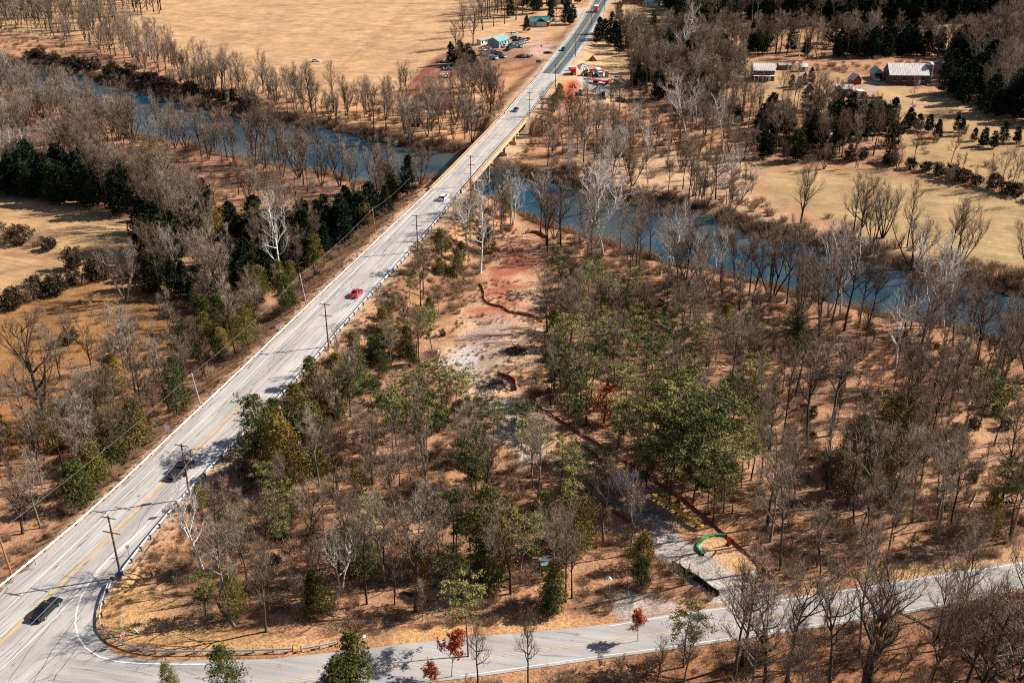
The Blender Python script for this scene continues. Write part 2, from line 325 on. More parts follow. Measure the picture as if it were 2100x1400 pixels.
# ---------------- ground ----------------
LIT = (.43, .235, .135); FLD = (.52, .325, .18); GRN = (.36, .27, .105)
AREAS = [  # outline in the photo, colour, softness (m), mown rows
    ([(-400, -300), (1160, -300), (1190, 30), (1110, 90), (1000, 105), (900, 150), (830, 200), (740, 235), (560, 190), (430, 165), (350, 120), (250, 100), (-400, 20)], FLD, 5, 1),
    ([(700, 205), (860, 190), (960, 165), (1040, 165), (1080, 150), (1060, 190), (1000, 250), (900, 290), (760, 265), (640, 245)], (.58, .33, .17), 6, .2),
    ([(840, 165), (900, 120), (960, 125), (1000, 140), (960, 150), (880, 170), (820, 200)], (.32, .13, .085), 3, 0),
    ([(870, 128), (960, 100), (1080, 100), (1075, 125), (960, 128), (900, 140)], (.34, .19, .13), 3, 0),
    ([(-60, 405), (0, 408), (120, 418), (290, 452), (300, 500), (290, 540), (160, 560), (100, 600), (-60, 640)], (.46, .295, .155), 3, 1),
    ([(-60, 640), (100, 600), (160, 575), (300, 590), (410, 640), (380, 720), (240, 760), (60, 830), (-60, 860)], (.32, .165, .065), 8, .3),  # grass colour darkened to mimic lens vignetting at the left
    ([(-60, 850), (100, 810), (250, 860), (200, 960), (-60, 960)], (.36, .155, .06), 6, .2),  # same vignette darkening put into the grass colour
    ([(200, 300), (430, 302), (640, 345), (720, 372), (640, 400), (520, 395), (330, 360), (200, 340)], (.30, .16, .105), 5, 0),
    ([(1500, 60), (1760, 60), (1900, 50), (2100, 48), (2300, 40), (2300, 80), (2050, 90), (1990, 110), (1900, 100), (1720, 85), (1520, 85)], (.40, .235, .125), 4, .5),
    ([(1490, 145), (1600, 140), (1850, 165), (1960, 200), (2300, 260), (2300, 330), (2050, 290), (1830, 250), (1640, 215), (1500, 190)], (.44, .285, .15), 5, .6),
    ([(1840, 280), (2300, 280), (2300, 420), (2060, 385), (1900, 350), (1840, 320)], (.39, .26, .13), 5, .8),
    ([(1560, 340), (1700, 345), (1850, 360), (2060, 395), (2300, 440), (2300, 620), (2120, 580), (1860, 520), (1700, 455), (1540, 400)], (.42, .29, .15), 6, .9),
    ([(1300, 300), (1540, 310), (1560, 390), (1640, 460), (1760, 505), (1640, 500), (1460, 430), (1300, 410), (1180, 370), (1150, 300)], (.50, .33, .205), 6, 0),
    ([(1170, 80), (1240, 70), (1275, 100), (1285, 160), (1280, 215), (1170, 215), (1145, 190), (1150, 150)], (.62, .40, .22), 3, .1),
    ([(1150, 180), (1190, 165), (1195, 190), (1170, 215), (1145, 215)], (.44, .12, .055), 2, 0),
    ([(1178, 160), (1250, 168), (1250, 195), (1190, 188)], (.50, .46, .42), 2, 0),
    ([(1140, 163), (1170, 146), (1262, 158), (1262, 166), (1180, 158), (1150, 168)], (.60, .48, .40), 1.5, 0),
    ([(1095, 55), (1112, 55), (1108, 80), (1120, 88), (1158, 80), (1152, 90), (1128, 98), (1150, 118), (1140, 128), (1118, 120), (1088, 112), (1082, 100), (1098, 84)], (.50, .33, .27), 2, 0),
    ([(1150, 18), (1205, 18), (1195, 42), (1180, 38)], (.45, .42, .40), 2, 0),
    ([(1255, 0), (1500, 10), (1440, 60), (1330, 60), (1250, 55)], (.48, .32, .15), 5, .4),
    # the cleared track through the wood
    ([(1065, 462), (1108, 472), (1112, 560), (1108, 640), (1116, 665), (1100, 735), (1075, 800), (1160, 880), (1250, 945), (1240, 1000), (1120, 940), (1010, 880), (930, 800), (890, 750), (920, 680), (975, 600), (1010, 530), (1045, 480)], (.62, .42, .27), 4, 0),
    ([(1062, 470), (1098, 474), (1096, 530), (1078, 570), (1066, 620), (1050, 662), (1020, 690), (975, 670), (975, 640), (998, 590), (1018, 545), (1044, 505)], (.37, .135, .08), 5, 0),
    ([(975, 655), (1030, 645), (1040, 680), (1010, 730), (985, 745), (950, 720), (945, 690)], (.46, .32, .27), 3, 0),
    ([(935, 700), (950, 690), (990, 735), (992, 790), (965, 795), (940, 770), (930, 740)], (.56, .52, .50), 2.5, 0),
    ([(1018, 835), (1045, 830), (1060, 880), (1110, 940), (1070, 950), (1040, 920), (1022, 880)], (.50, .44, .38), 2.5, 0),
    ([(1150, 880), (1250, 945), (1350, 1020), (1450, 1080), (1560, 1150), (1590, 1200), (1500, 1165), (1430, 1105), (1380, 1090), (1330, 1050), (1260, 1005), (1130, 925)], (.60, .38, .205), 3, 0),
    ([(1230, 965), (1300, 985), (1350, 1030), (1350, 1080), (1290, 1040), (1240, 1010)], (.24, .19, .165), 3, 0),
    ([(1340, 1078), (1385, 1092), (1434, 1126), (1465, 1155), (1515, 1182), (1600, 1221), (1570, 1240), (1470, 1230), (1420, 1190), (1370, 1155), (1345, 1130)], (.56, .52, .49), 1.2, 0),
    ([(1262, 1224), (1300, 1221), (1345, 1228), (1400, 1246), (1380, 1256), (1280, 1268), (1255, 1245)], (.52, .46, .42), 1.2, 0),
    ([(205, 1200), (260, 1170), (290, 1150), (330, 1230), (360, 1290), (520, 1318), (700, 1312), (900, 1292), (1140, 1272), (1250, 1262), (1250, 1282), (1133, 1292), (933, 1308), (750, 1331), (400, 1345), (240, 1330), (200, 1290)], (.56, .335, .155), 2, 0),
    ([(1600, 1200), (1750, 1190), (2000, 1150), (2100, 1130), (2100, 1152), (1900, 1183), (1700, 1218), (1590, 1226)], (.55, .36, .19), 2, 0),
    ([(1750, 900), (2060, 860), (2090, 960), (1960, 1040), (1800, 1060), (1730, 1000)], (.50, .30, .185), 8, 0),
    ([(1345, 1075), (1385, 1092), (1434, 1126), (1465, 1155), (1520, 1182), (1605, 1215), (1625, 1228), (1570, 1248), (1440, 1250), (1445, 1215), (1370, 1158), (1345, 1135)], (.52, .485, .46), 1.0, 0),
    ([(1262, 1222), (1300, 1219), (1345, 1226), (1410, 1246), (1390, 1262), (1280, 1276), (1250, 1250)], (.50, .45, .42), 1.0, 0),
    ([(1340, 1250), (2200, 1190), (2300, 1500), (1200, 1500)], (.31, .15, .08), 6, 0),
]
PATHS = [  # worn tracks: line in the photo, colour, half width (m)
    ([(835, 195), (860, 178), (890, 160), (930, 150), (970, 146), (1010, 146), (1050, 143), (1080, 136)], (.27, .085, .06), 2.2), ([(855, 165), (880, 140), (900, 122), (925, 108)], (.24, .08, .06), 3),
    ([(930, 150), (960, 160), (1000, 160), (1040, 152), (1035, 140), (1000, 138)], (.32, .12, .08), 1.2), ([(1000, 138), (1040, 128), (1090, 118), (1130, 128)], (.34, .14, .10), 1.2), ([(870, 215), (930, 190), (990, 192), (1030, 178)], (.44, .20, .12), 2.2), ([(800, 235), (870, 222), (930, 225), (960, 212)], (.42, .20, .12), 2),
    ([(300, 45), (420, 60), (560, 72), (720, 66), (860, 40), (1000, 20)], (.44, .25, .135), 2), ([(650, 175), (720, 120), (790, 60), (840, 10)], (.45, .26, .14), 1.4), ([(660, 178), (732, 122), (800, 62), (850, 12)], (.45, .26, .14), 1.0), ([(520, 15), (640, 8), (760, 6), (900, 8)], (.30, .17, .10), 1.5), ([(560, 190), (640, 182), (720, 190), (800, 180)], (.42, .24, .13), 3),
    ([(0, 560), (60, 545), (120, 548), (180, 538)], (.36, .21, .11), 1.0), ([(20, 520), (80, 530), (130, 525)], (.33, .20, .12), 1.5), ([(1490, 185), (1600, 172), (1700, 200), (1800, 205), (1900, 215)], (.36, .27, .22), 2), ([(1760, 205), (1790, 180), (1800, 168)], (.40, .32, .28), 3),
    ([(1700, 400), (1850, 430), (2000, 470), (2120, 500)], (.34, .24, .12), 1), ([(1680, 420), (1840, 455), (2000, 495), (2120, 530)], (.34, .25, .12), 1), ([(1040, 660), (1030, 700), (1010, 740), (985, 790), (1020, 850), (1080, 920), (1180, 985)], (.42, .31, .24), 1.0), ([(1022, 660), (1012, 700), (990, 740), (968, 790), (1003, 850), (1062, 920)], (.42, .31, .24), .7),
    ([(1290, 1040), (1330, 1070), (1380, 1110), (1440, 1160), (1520, 1205), (1580, 1232)], (.44, .39, .35), .8), ([(1345, 1060), (1400, 1105), (1460, 1152), (1540, 1200)], (.42, .37, .33), .5)]
def build_ground():
    rows = np.concatenate([np.geomspace(52, 2600, 760), [3200, 4500, 7000, 11000]])
    cols = np.concatenate([[-6, -3, -1.6], np.linspace(-1.0, 1.0, 560), [1.6, 3, 6]])
    X = rows[:, None] * cols[None, :]; Y = np.repeat(rows[:, None], len(cols), 1)
    P = np.stack([X.ravel(), Y.ravel()], 1); n = len(P)
    Z = HGT(P)
    far = sstep(900, 1700, P[:, 1]); Z = Z * (1 - far) + 6 * far
    C = np.tile(np.array(LIT), (n, 1)); RW = np.zeros(n)
    jit = (fbm(P[:, 0], P[:, 1], 5, 3) - .5) * 2
    big = fbm(P[:, 0] + 300, P[:, 1], 40, 4)
    C *= (.82 + .4 * big)[:, None]
    C = C * (1 - .35 * sstep(.5, .72, fbm(P[:, 0], P[:, 1] + 99, 9, 4)))[:, None]
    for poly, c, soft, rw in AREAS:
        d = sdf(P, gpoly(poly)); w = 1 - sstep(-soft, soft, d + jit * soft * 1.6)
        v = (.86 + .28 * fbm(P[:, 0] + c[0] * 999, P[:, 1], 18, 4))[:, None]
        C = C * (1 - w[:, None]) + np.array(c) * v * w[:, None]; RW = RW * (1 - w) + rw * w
    for ln, c, hwid in PATHS:
        L = smooth_line(gpoly(ln), 4, 2); m = np.all((P > L.min(0) - 12) & (P < L.max(0) + 12), axis=1)
        if not m.any(): continue
        d, _ = seg_dist(P[m], L); w = ((1 - sstep(hwid * .5, hwid * 1.3 + .4, d + jit[m] * .8)) * .8)[:, None]; C[m] = C[m] * (1 - w) + np.array(c) * w
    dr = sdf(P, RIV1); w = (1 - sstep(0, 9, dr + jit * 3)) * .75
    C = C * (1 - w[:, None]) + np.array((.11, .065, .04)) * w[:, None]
    d, _ = seg_dist(P, hwc); w = (1 - sstep(7, 9.5, d + jit)) * .8       # gravelly verge
    C = C * (1 - w[:, None]) + np.array((.54, .38, .26)) * w[:, None]
    me = bpy.data.meshes.new('ground'); nc = len(cols); nr = len(rows)
    i = (np.arange(nr - 1)[:, None] * nc + np.arange(nc - 1)[None, :]).ravel()
    F4 = np.stack([i, i + 1, i + nc + 1, i + nc], 1)
    me.vertices.add(n); me.vertices.foreach_set('co', np.column_stack([P, Z]).ravel())
    me.loops.add(F4.size); me.loops.foreach_set('vertex_index', F4.ravel().astype(np.int32))
    me.polygons.add(len(F4)); me.polygons.foreach_set('loop_start', (np.arange(len(F4)) * 4).astype(np.int32))
    me.update(calc_edges=True); me.polygons.foreach_set('use_smooth', np.ones(len(F4), bool))
    a = me.color_attributes.new('col', 'FLOAT_COLOR', 'POINT'); a.data.foreach_set('color', np.column_stack([C, np.ones(n)]).ravel())
    b = me.attributes.new('rows', 'FLOAT', 'POINT'); b.data.foreach_set('value', RW)
    me.materials.append(ground_mat()); o = bpy.data.objects.new('ground', me); COL.objects.link(o); o['kind'] = 'structure'
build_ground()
# water
wp = RIV1; c = wp.mean(0)
from mathutils.geometry import tessellate_polygon
grow = offset(np.vstack([wp, wp[:1]]), 0)[:-1]
tris = tessellate_polygon([[Vector((x, y, 0)) for x, y in grow]])
o = MB().add([(x, y, WZ) for x, y in grow], [tuple(t) for t in tris]).build('river', water_mat()); o['kind'] = 'structure'

# ---------------- roads ----------------
def side(L, Cn):
    """resample an edge against the centre line so both have the same count"""
    out = []
    t = np.gradient(Cn, axis=0); t /= np.linalg.norm(t, axis=1)[:, None]; nrm = np.stack([t[:, 1], -t[:, 0]], 1)
    for p, q in zip(Cn, nrm):
        best = None
        for a, b in zip(L[:-1], L[1:]):
            A = np.array([[q[0], -(b - a)[0]], [q[1], -(b - a)[1]]]);
            if abs(np.linalg.det(A)) < 1e-9: continue
            s, u = np.linalg.solve(A, a - p)
            if -.001 <= u <= 1.001 and (best is None or abs(s) < abs(best)): best = s
        out.append(best)
    k = [i for i, v in enumerate(out) if v is not None]
    return np.interp(np.arange(len(out)), k, [out[i] for i in k])
offL = side(smooth_line(HWL, 4), hwc); offR = side(smooth_line(HWR, 4), hwc)
ker = np.ones(9) / 9
offL = np.convolve(np.pad(offL, 4, 'edge'), ker, 'valid'); offR = np.convolve(np.pad(offR, 4, 'edge'), ker, 'valid')
ab = BR1 - BR0; tb = ((hwc - BR0) @ ab) / (ab @ ab)
iB0 = int(np.argmin(abs(tb))); iB1 = int(np.argmin(abs(tb - 1)))
joint_pt = wpoly([(1131, 151)])[0]; iJ = int(np.argmin(np.linalg.norm(hwc - joint_pt, axis=1)))
EL = offset(hwc, offL); ER = offset(hwc, offR)
m_conc = road_mat('worn_pale_road', (.46, .43, .415), .13, .6); m_dark = road_mat('dark_asphalt', (.085, .115, .13), .25, .2)
m_sh = road_mat('pale_shoulder', (.46, .44, .42), .1, .3); m_side = road_mat('side_road_asphalt', (.40, .375, .365), .1, .45)
# (the bridge deck carries the middle stretch, see below)
strip_obj('highway', EL[:iB0 + 1], ER[:iB0 + 1], 0, m_conc)
strip_obj('highway', EL[iB1:iJ + 1], ER[iB1:iJ + 1], 0, m_conc)
strip_obj('highway_shoulder', offset(hwc, offL - 1.0)[iJ:], offset(hwc, offR + 2.5)[iJ:], -.01, m_sh)
strip_obj('highway', offset(hwc, -4.4)[iJ:], offset(hwc, 4.3)[iJ:], 0, m_dark)
src = smooth_line(SRC, 4); 
def fill(name, poly, z, m):
    tr = tessellate_polygon([[Vector((x, y, 0)) for x, y in poly]])
    me = bpy.data.meshes.new(name); me.from_pydata([(x, y, z) for x, y in poly], [], [tuple(t) for t in tr])
    u = me.uv_layers.new(name='UVMap')
    for l in me.loops: v = me.vertices[l.vertex_index].co; u.data[l.index].uv = (v.x * .2 + v.y, v.x)
    me.materials.append(m); o = bpy.data.objects.new(name, me); COL.objects.link(o); o['kind'] = 'structure'; return o
jun = wpoly([(180, 1262), (188, 1210), (197, 1240), (197, 1285), (206, 1312), (232, 1338), (280, 1351), (353, 1354), (560, 1350), (750, 1329)])
fill('side_road', np.vstack([jun[2:], smooth_line(SRU[6:], 5, 1), smooth_line(SRB, 5, 1)[::-1], wpoly([(-60, 1560), (-20, 1470), (60, 1390), (130, 1310), (165, 1268)])]), -.02, m_side)
m_yel = mat('yellow_line_paint', (.62, .38, .10), var=.35, scale=.7); m_yelf = mat('faded_yellow_line_paint', (.58, .47, .30), var=.25, scale=.5); m_wl = mat('white_line_paint', (.74, .73, .72), var=.2, scale=.8)
def line(pts, w, m, z=.008, name='road_marking', step=3):
    p = smooth_line(pts, step, 2) if step else pts
    return strip_obj(name, offset(p, -w / 2), offset(p, w / 2), z, m)
n1 = int(len(hwc) * .0) ; iF = int(np.argmin(np.linalg.norm(hwc - wpoly([(520, 803)])[0], axis=1)))
for s, a, b, mm_ in ((-.17, 0, iF, m_yel), (.17, 0, iF, m_yel), (-.15, iF, iJ, m_yelf), (.15, iF, iJ, m_yelf), (-.25, iJ, len(hwc) - 1, m_yel), (.25, iJ, len(hwc) - 1, m_yel)):
    line(offset(hwc, s)[a:b + 1], .2 if mm_ is not m_yelf else .13, mm_, .012, step=0)
line(offset(hwc, -4.0), .16, m_wl, step=0)
iT = int(np.argmin(np.linalg.norm(hwc - wpoly([(205, 1120)])[0], axis=1)))
line(offset(hwc, 3.9)[iT:], .16, m_wl, step=0)
line(offset(hwc, 3.9)[:iT], .12, m_wl, step=0)
line(offset(hwc, -4.0 - 1.9)[iJ:], .2, m_wl, .012, step=0)
line(wpoly([(300, 1077), (240, 1130), (213, 1154), (185, 1190), (163, 1227), (154, 1262), (155, 1297), (170, 1324), (193, 1342), (227, 1354), (267, 1359), (353, 1361), (420, 1361)]), .22, m_wl, .012)
for s in (-.16, .16): line(offset(src, s), .10, m_yelf, step=0)
line(SRB[4:] + [0, .5], .13, m_wl); line(SRU[9:] + [0, -.4], .13, m_wl)
def tar(a, b, seed, wob=.35, w=.07):
    r = np.random.RandomState(seed); p = resample(wpoly([a, b]), 1.2); p = offset(p, np.convolve(r.randn(len(p) + 4), np.ones(5) / 5, 'valid') * wob)
    line(p, w, M['tarline'], .006, 'tar_seam', 0)
M['tarline'] = mat('tar_crack_sealer', (.05, .05, .055))
for k, (a, b) in enumerate([((60, 1400), (330, 1010)), ((110, 1395), (340, 1075)), ((20, 1395), (165, 1190)), ((330, 1010), (520, 835)), ((370, 1010), (560, 815)), ((300, 1000), (400, 900)), ((240, 1170), (420, 975)), ((0, 1375), (90, 1280)), ((520, 790), (640, 660)), ((600, 770), (760, 590)), ((640, 655), (740, 545)), ((700, 640), (850, 470)), ((560, 735), (640, 650)), ((120, 1250), (250, 1110)), ((400, 930), (480, 850)), ((200, 1245), (330, 1090)), ((740, 540), (830, 455)), ((0, 1345), (60, 1290))]): tar(a, b, k)
for a, b, k in (((100, 1388), (60, 1400), 1), ((150, 1310), (60, 1400), 3), ((180, 1300), (150, 1310), 9), ((520, 860), (530, 880), 4)): tar(a, b, 40 + k, .3)

# ---------------- bridge ----------------
br = thing('bridge', 'long concrete road bridge on tall twin columns crossing the river', 'bridge')
dk = EL[iB0:iB1 + 1]; dr_ = ER[iB0:iB1 + 1]
deck = strip_obj('deck', dk, dr_, 0, m_conc, kind=''); del deck['kind']; deck.parent = br
def ribbon3(mb, Lp, prof):
    """profile of (offset across, z) carried along a line"""
    n = len(prof); rings = [offset(Lp, o_) for o_, _ in prof]; base = len(mb.v)
    for i in range(len(Lp)):
        for j in range(n): mb.v.append((rings[j][i][0], rings[j][i][1], prof[j][1]))
    for i in range(len(Lp) - 1):
        for j in range(n):
            a = base + i * n + j; b = base + i * n + (j + 1) % n; mb.f.append((a, b, b + n, a + n))
    mb.f.append(tuple(base + j for j in range(n))[::-1]); mb.f.append(tuple(base + (len(Lp) - 1) * n + j for j in range(n)))
for Lp, s in ((dk, -1), (dr_, 1)):
    mb = MB(); ribbon3(mb, Lp, [(s * 0, .22), (s * .75, .22), (s * .75, -.45), (s * 0, -.45)]); mb.build('kerb_walk', M['conc'], br)
    mb = MB(); ribbon3(mb, offset(Lp, s * .6), [(-.12, .82), (.12, .82), (.12, 1.02), (-.12, 1.02)]); mb.build('top_rail', M['conc'], br)
    mb = MB(); ribbon3(mb, offset(Lp, s * .6), [(-.07, .45), (.07, .45), (.07, .62), (-.07, .62)]); mb.build('lower_rail', M['rail'], br)
    q = resample(offset(Lp, s * .6), 2.4)
    for p in q: MB().box((p[0], p[1], .53), (.26, .26, .62)).build('rail_post', M['conc'], br)
mb = MB(); mid = offset(hwc, (offL + offR) / 2)[iB0:iB1 + 1]
mb = MB(); ribbon3(mb, mid, [(-5.2, -.02), (5.2, -.02), (5.2, -.4), (-5.2, -.4)]); mb.build('deck_slab', M['conc2'], br)
for g in (-4.4, -1.6, 1.6, 4.5):
    mb = MB(); ribbon3(mb, offset(mid, g), [(-.3, -.4), (.3, -.4), (.3, -1.75), (-.3, -1.75)]); mb.build('girder', M['conc'], br)
bt = np.linalg.norm(BR1 - BR0); ux = (BR1 - BR0) / bt; nx = np.array([ux[1], -ux[0]])
piers = [.2, .42, .62, .82]
ang = math.atan2(ux[1], ux[0])
for t in piers:
    c = mid[int(round(t * (len(mid) - 1)))]
    pr = MB().box((c[0], c[1], -2.1), (1.1, 10.6, .7), ang).build('pier', M['conc2'], br)
    for s in (-3.6, 3.6):
        p = c + nx * s; z = min(zat(*p), WZ) - 1 if t < .3 else zat(*p) - 1
        MB().box((p[0], p[1], (-2.45 + z) / 2), (.95, .95, -2.45 - z), ang).build('column', M['conc2'], pr)
    MB().box((c[0], c[1], zat(*c) + .3), (1.3, 9.4, 1.4), ang).build('web_wall', M['conc2'], pr)
for c in (mid[0], mid[-1]):
    MB().box((c[0], c[1], -2.6), (1.4, 12.6, 4.3), ang).build('abutment', M['conc2'], br)
for t in (0.0, .2, .42, .62, .82, .93, 1.0):
    i = int(round(t * (len(dk) - 1))); a, b = dk[i], dr_[i]
    mb = MB(); q = np.array([a, b]); ribbon3(mb, np.array([a + (b - a) * .02, b - (b - a) * .02]), [(-.09, .004), (.09, .004), (.09, .014), (-.09, .014)]); mb.build('expansion_joint', M['tarline'], br)

# ---------------- guardrails ----------------
def guardrail(pts, label, step=3.0, out=1, z0=0, smooth=True, world=False, tone=None):
    L = pts if world else wpoly(pts); L = smooth_line(L, step, 2)
    g = thing('guardrail', label, 'guardrail', (float(L[0][0]), float(L[0][1]), z0)); o0 = np.array(L[0])
    Q = L - o0; mb = MB(); base = [.42, .5, .58, .66, .74]; offs = [0, .06, 0, .06, 0]
    prof = [(a * out * -1, z) for a, z in zip(offs, base)] + [(a * out * -1 + .05 * out, z) for a, z in zip(offs[::-1], base[::-1])]
    ribbon3(mb, resample(Q, 2), prof); mb.build('rail', tone or M['steel'], g)
    t = np.gradient(Q, axis=0); t /= np.linalg.norm(t, axis=1)[:, None]
    for p, d in zip(Q, t):
        n = np.array([d[1], -d[0]]) * out; c = p + n * .28
        m = MB().box((c[0], c[1], .2), (.16, .2, 1.1), math.atan2(d[1], d[0])); m.build('post', M['post'], g)
        c = p + n * .13; MB().box((c[0], c[1], .58), (.12, .2, .3), math.atan2(d[1], d[0])).build('spacer_block', M['post'], g)
    return g
iA = int(np.argmin(np.linalg.norm(hwc - wpoly([(-40, 1350)])[0], axis=1)))
guardrail(offset(hwc, offL - .05)[iA:iB0 + 1], 'long bright steel guardrail along the left edge of the highway before the bridge', 3.6, -1, world=True)
iR = int(np.argmin(np.linalg.norm(hwc + nx * 6 - wpoly([(253, 1156)])[0], axis=1)))
rr = offset(hwc, offR + .05)
guardrail(np.vstack([rr[iR:iB0 + 1]]), 'steel guardrail with dark posts between the highway and the roadside cedars', 3.0, 1, world=True)
guardrail(np.vstack([rr[iR - 1:iR], wpoly([(240, 1170), (222, 1200), (208, 1240), (203, 1281), (213, 1304), (233, 1317), (267, 1331), (300, 1339), (333, 1342), (400, 1341), (500, 1340), (600, 1336)])])
          , 'shaded guardrail curving round the grassy corner behind the stop sign', 2.6, -1, world=True)
guardrail([(618, 1336), (650, 1331), (693, 1321)], 'short separate guardrail piece past the curved corner guardrail', 2.4, -1)
guardrail(offset(hwc, offL - .05)[iB1:iJ + 4], 'white guardrail left of the highway between the bridge and the green sign', 3.6, -1, world=True)
guardrail(rr[iB1:iJ - 3], 'guardrail right of the highway just past the far bridge end', 2.6, 1, world=True)
# ---------------- trees ----------------
def rv(r, k=1.0): return Vector((r.gauss(0, k), r.gauss(0, k), r.gauss(0, k)))
class TW:
    """collects loose triangles quickly"""
    def __init__(s): s.v = []; 
    def twig(s, p, d, L, w, r):
        q = d.cross(rv(r)).normalized() * w / 2; s.v += [p - q, p + q, p + d * L]
    def tuft(s, p, size, r, n=3, up=.3):
        for _ in range(n):
            a = rv(r).normalized(); a.z = abs(a.z) * .5 + up * r.random(); b = a.cross(rv(r)).normalized()
            c = p + rv(r, size * .35); k = size * r.uniform(.6, 1.3)
            s.v += [c - b * k * .38, c + b * k * .38, c + a.normalized() * k]
    def build(s, name, m, parent=None):
        n = len(s.v); me = bpy.data.meshes.new(name); me.vertices.add(n); me.vertices.foreach_set('co', np.array([tuple(v) for v in s.v], np.float32).ravel())
        me.loops.add(n); me.loops.foreach_set('vertex_index', np.arange(n, dtype=np.int32)); me.polygons.add(n // 3)
        me.polygons.foreach_set('loop_start', np.arange(0, n, 3, dtype=np.int32)); me.update(calc_edges=True); me.materials.append(m)
        o = bpy.data.objects.new(name, me); COL.objects.link(o); o.parent = parent; return o
def limb(mb, tw, p, d, L, r0, rnd, lvl, up=.25, wig=.16, leaf=None, tden=1.0):
    n = 4 if lvl < 2 else 3; pts = [p]; rad = [r0]; q = p.copy(); dd = d.copy()
    for i in range(n):
        dd = (dd + rv(rnd, wig) + Vector((0, 0, up / n))).normalized(); q = q + dd * L / n; pts.append(q.copy()); rad.append(r0 * (1 - (i + 1) / n * .8))
    mb.tube(pts, rad, 5 if r0 > .09 else 3, cap=False)
    if lvl < 2:
        k = {0: 6, 1: 4}[lvl]
        for j in range(k):
            t = .25 + .75 * (j + rnd.random() * .6) / k; f = min(t * n, n - .01); i = int(f); pp = pts[i].lerp(pts[i + 1], f - i)
            ax = (pts[i + 1] - pts[i]).normalized(); s = ax.cross(rv(rnd)).normalized()
            limb(mb, tw, pp, (ax * .75 + s * .75 + Vector((0, 0, .15))).normalized(), L * rnd.uniform(.35, .6) * (1.15 - t * .4), max(.028, rad[i] * .55), rnd, lvl + 1, up, wig, leaf, tden)
    else:
        for j in range(int(3.6 * tden)):
            t = rnd.uniform(.2, 1) * n; i = min(int(t), n - 1); pp = pts[i].lerp(pts[i + 1], t - i); ax = (pts[i + 1] - pts[i]).normalized()
            a = (ax + rv(rnd, .5) + Vector((0, 0, .35))).normalized(); l = rnd.uniform(.6, 1.4)
            tw.twig(pp, a, l, .027, rnd)
            m_ = pp + a * l * .4; tw.twig(m_, (a + rv(rnd, .5)).normalized(), l * .6, .02, rnd)
            if leaf and rnd.random() < leaf: tw.tuft(m_, .35, rnd, 3)
def bare_tree(name, seed, H=15, cr=3.6, r0=.17, clear=.35, stems=1, spread=0, up=.68, nl=11, bark='bark', twig='twig', tden=1, wob=.035, leaf=None, leafmat=None):
    rnd = random.Random(seed); root = thing(name, None, None); mb = MB(); tw = TW()
    for s in range(stems):
        a0 = rnd.random() * 6.28 if stems == 1 else s * 6.28 / stems + rnd.random(); out = Vector((math.cos(a0), math.sin(a0), 0)) * spread * rnd.uniform(.5, 1.2)
        n = 8; h = H * rnd.uniform(.8, 1.0) if stems > 1 else H; pts = []; q = Vector((0, 0, -.4)) + out * .05; d = (Vector((0, 0, 1)) + out).normalized()
        rs = r0 * (1 if stems == 1 else .72); rad = []
        for i in range(n + 1):
            pts.append(q.copy()); rad.append(rs * ((1 - i / n) ** .8 * .93 + .07) * (1.25 if i == 0 else 1)); d = (d + rv(rnd, wob) - out * .04).normalized(); q = q + d * h / n
        mb.tube(pts, rad, 7, cap=False)
        k = max(4, int(nl / (stems ** .6)))
        for j in range(k):
            t = clear + (1 - clear) * (j + rnd.random()) / k * .98; f = t * n; i = min(int(f), n - 1); p = pts[i].lerp(pts[i + 1], f - i)
            az = j * 2.4 + rnd.random(); prof = math.sqrt(max(.08, 1 - ((t - clear - .2) / (1.05 - clear)) ** 2)) * (1.12 - .5 * t)
            el = up + rnd.uniform(-.2, .35); dd = Vector((math.cos(az), math.sin(az), math.tan(el))).normalized()
            limb(mb, tw, p, dd, cr * prof * rnd.uniform(.7, 1.2) * 1.25, rad[i] * .6 + .03, rnd, 0 if k < 16 else 1, up=.75, leaf=leaf, tden=tden)
    mb.build('trunk', M[bark], root, smooth=True); tw.build('crown', M[leafmat or twig], root); return root
def cedar(name, seed, H=8, Rr=2.0, leaf='cedar', n=4200, base=.06, size=.34, pw=.75):
    rnd = random.Random(seed); root = thing(name, None, None); tw = TW(); lob = [(rnd.uniform(0, 6.28), rnd.uniform(.1, .9), rnd.uniform(-.4, .4)) for _ in range(14)]
    MB().tube([(0, 0, -.3), (rnd.uniform(-.1, .1), .05, H * .5), (0, 0, H * .95)], [.16, .1, .02], 6).build('trunk', M['bark'], root)
    # sprays: short leafy boughs that leave gaps between them
    nb = n // 42
    for b in range(nb):
        t = rnd.random() ** 1.25 * (1 - base) + base; az = rnd.uniform(0, 6.283)
        k = 1 + sum(w * math.exp(-((az - a + 3.14) % 6.283 - 3.14) ** 2 * 2 - ((t - tt) / .18) ** 2) for a, tt, w in lob)
        rr = Rr * (1 - t) ** pw * min(1, .45 + t * 4) * k * rnd.uniform(.75, 1.12) + .12
        c0 = Vector((0, 0, t * H)); dirv = Vector((math.cos(az), math.sin(az), .45 + rnd.random() * .5))
        for _ in range(14):
            u = rnd.uniform(.35, 1.05); p = c0 + Vector((math.cos(az), math.sin(az), .35)) * rr * u + rv(rnd, .17 + .06 * rr)
            a = (dirv + rv(rnd, .45)).normalized(); q = a.cross(rv(rnd)).normalized(); s = size * rnd.uniform(.6, 1.3)
            for z in range(3):
                e = (a + rv(rnd, .5)).normalized(); o = p + rv(rnd, .08); tw.v += [o - q * s * .3, o + q * s * .3, o + e * s]
    tw.build('crown', M[leaf], root); return root
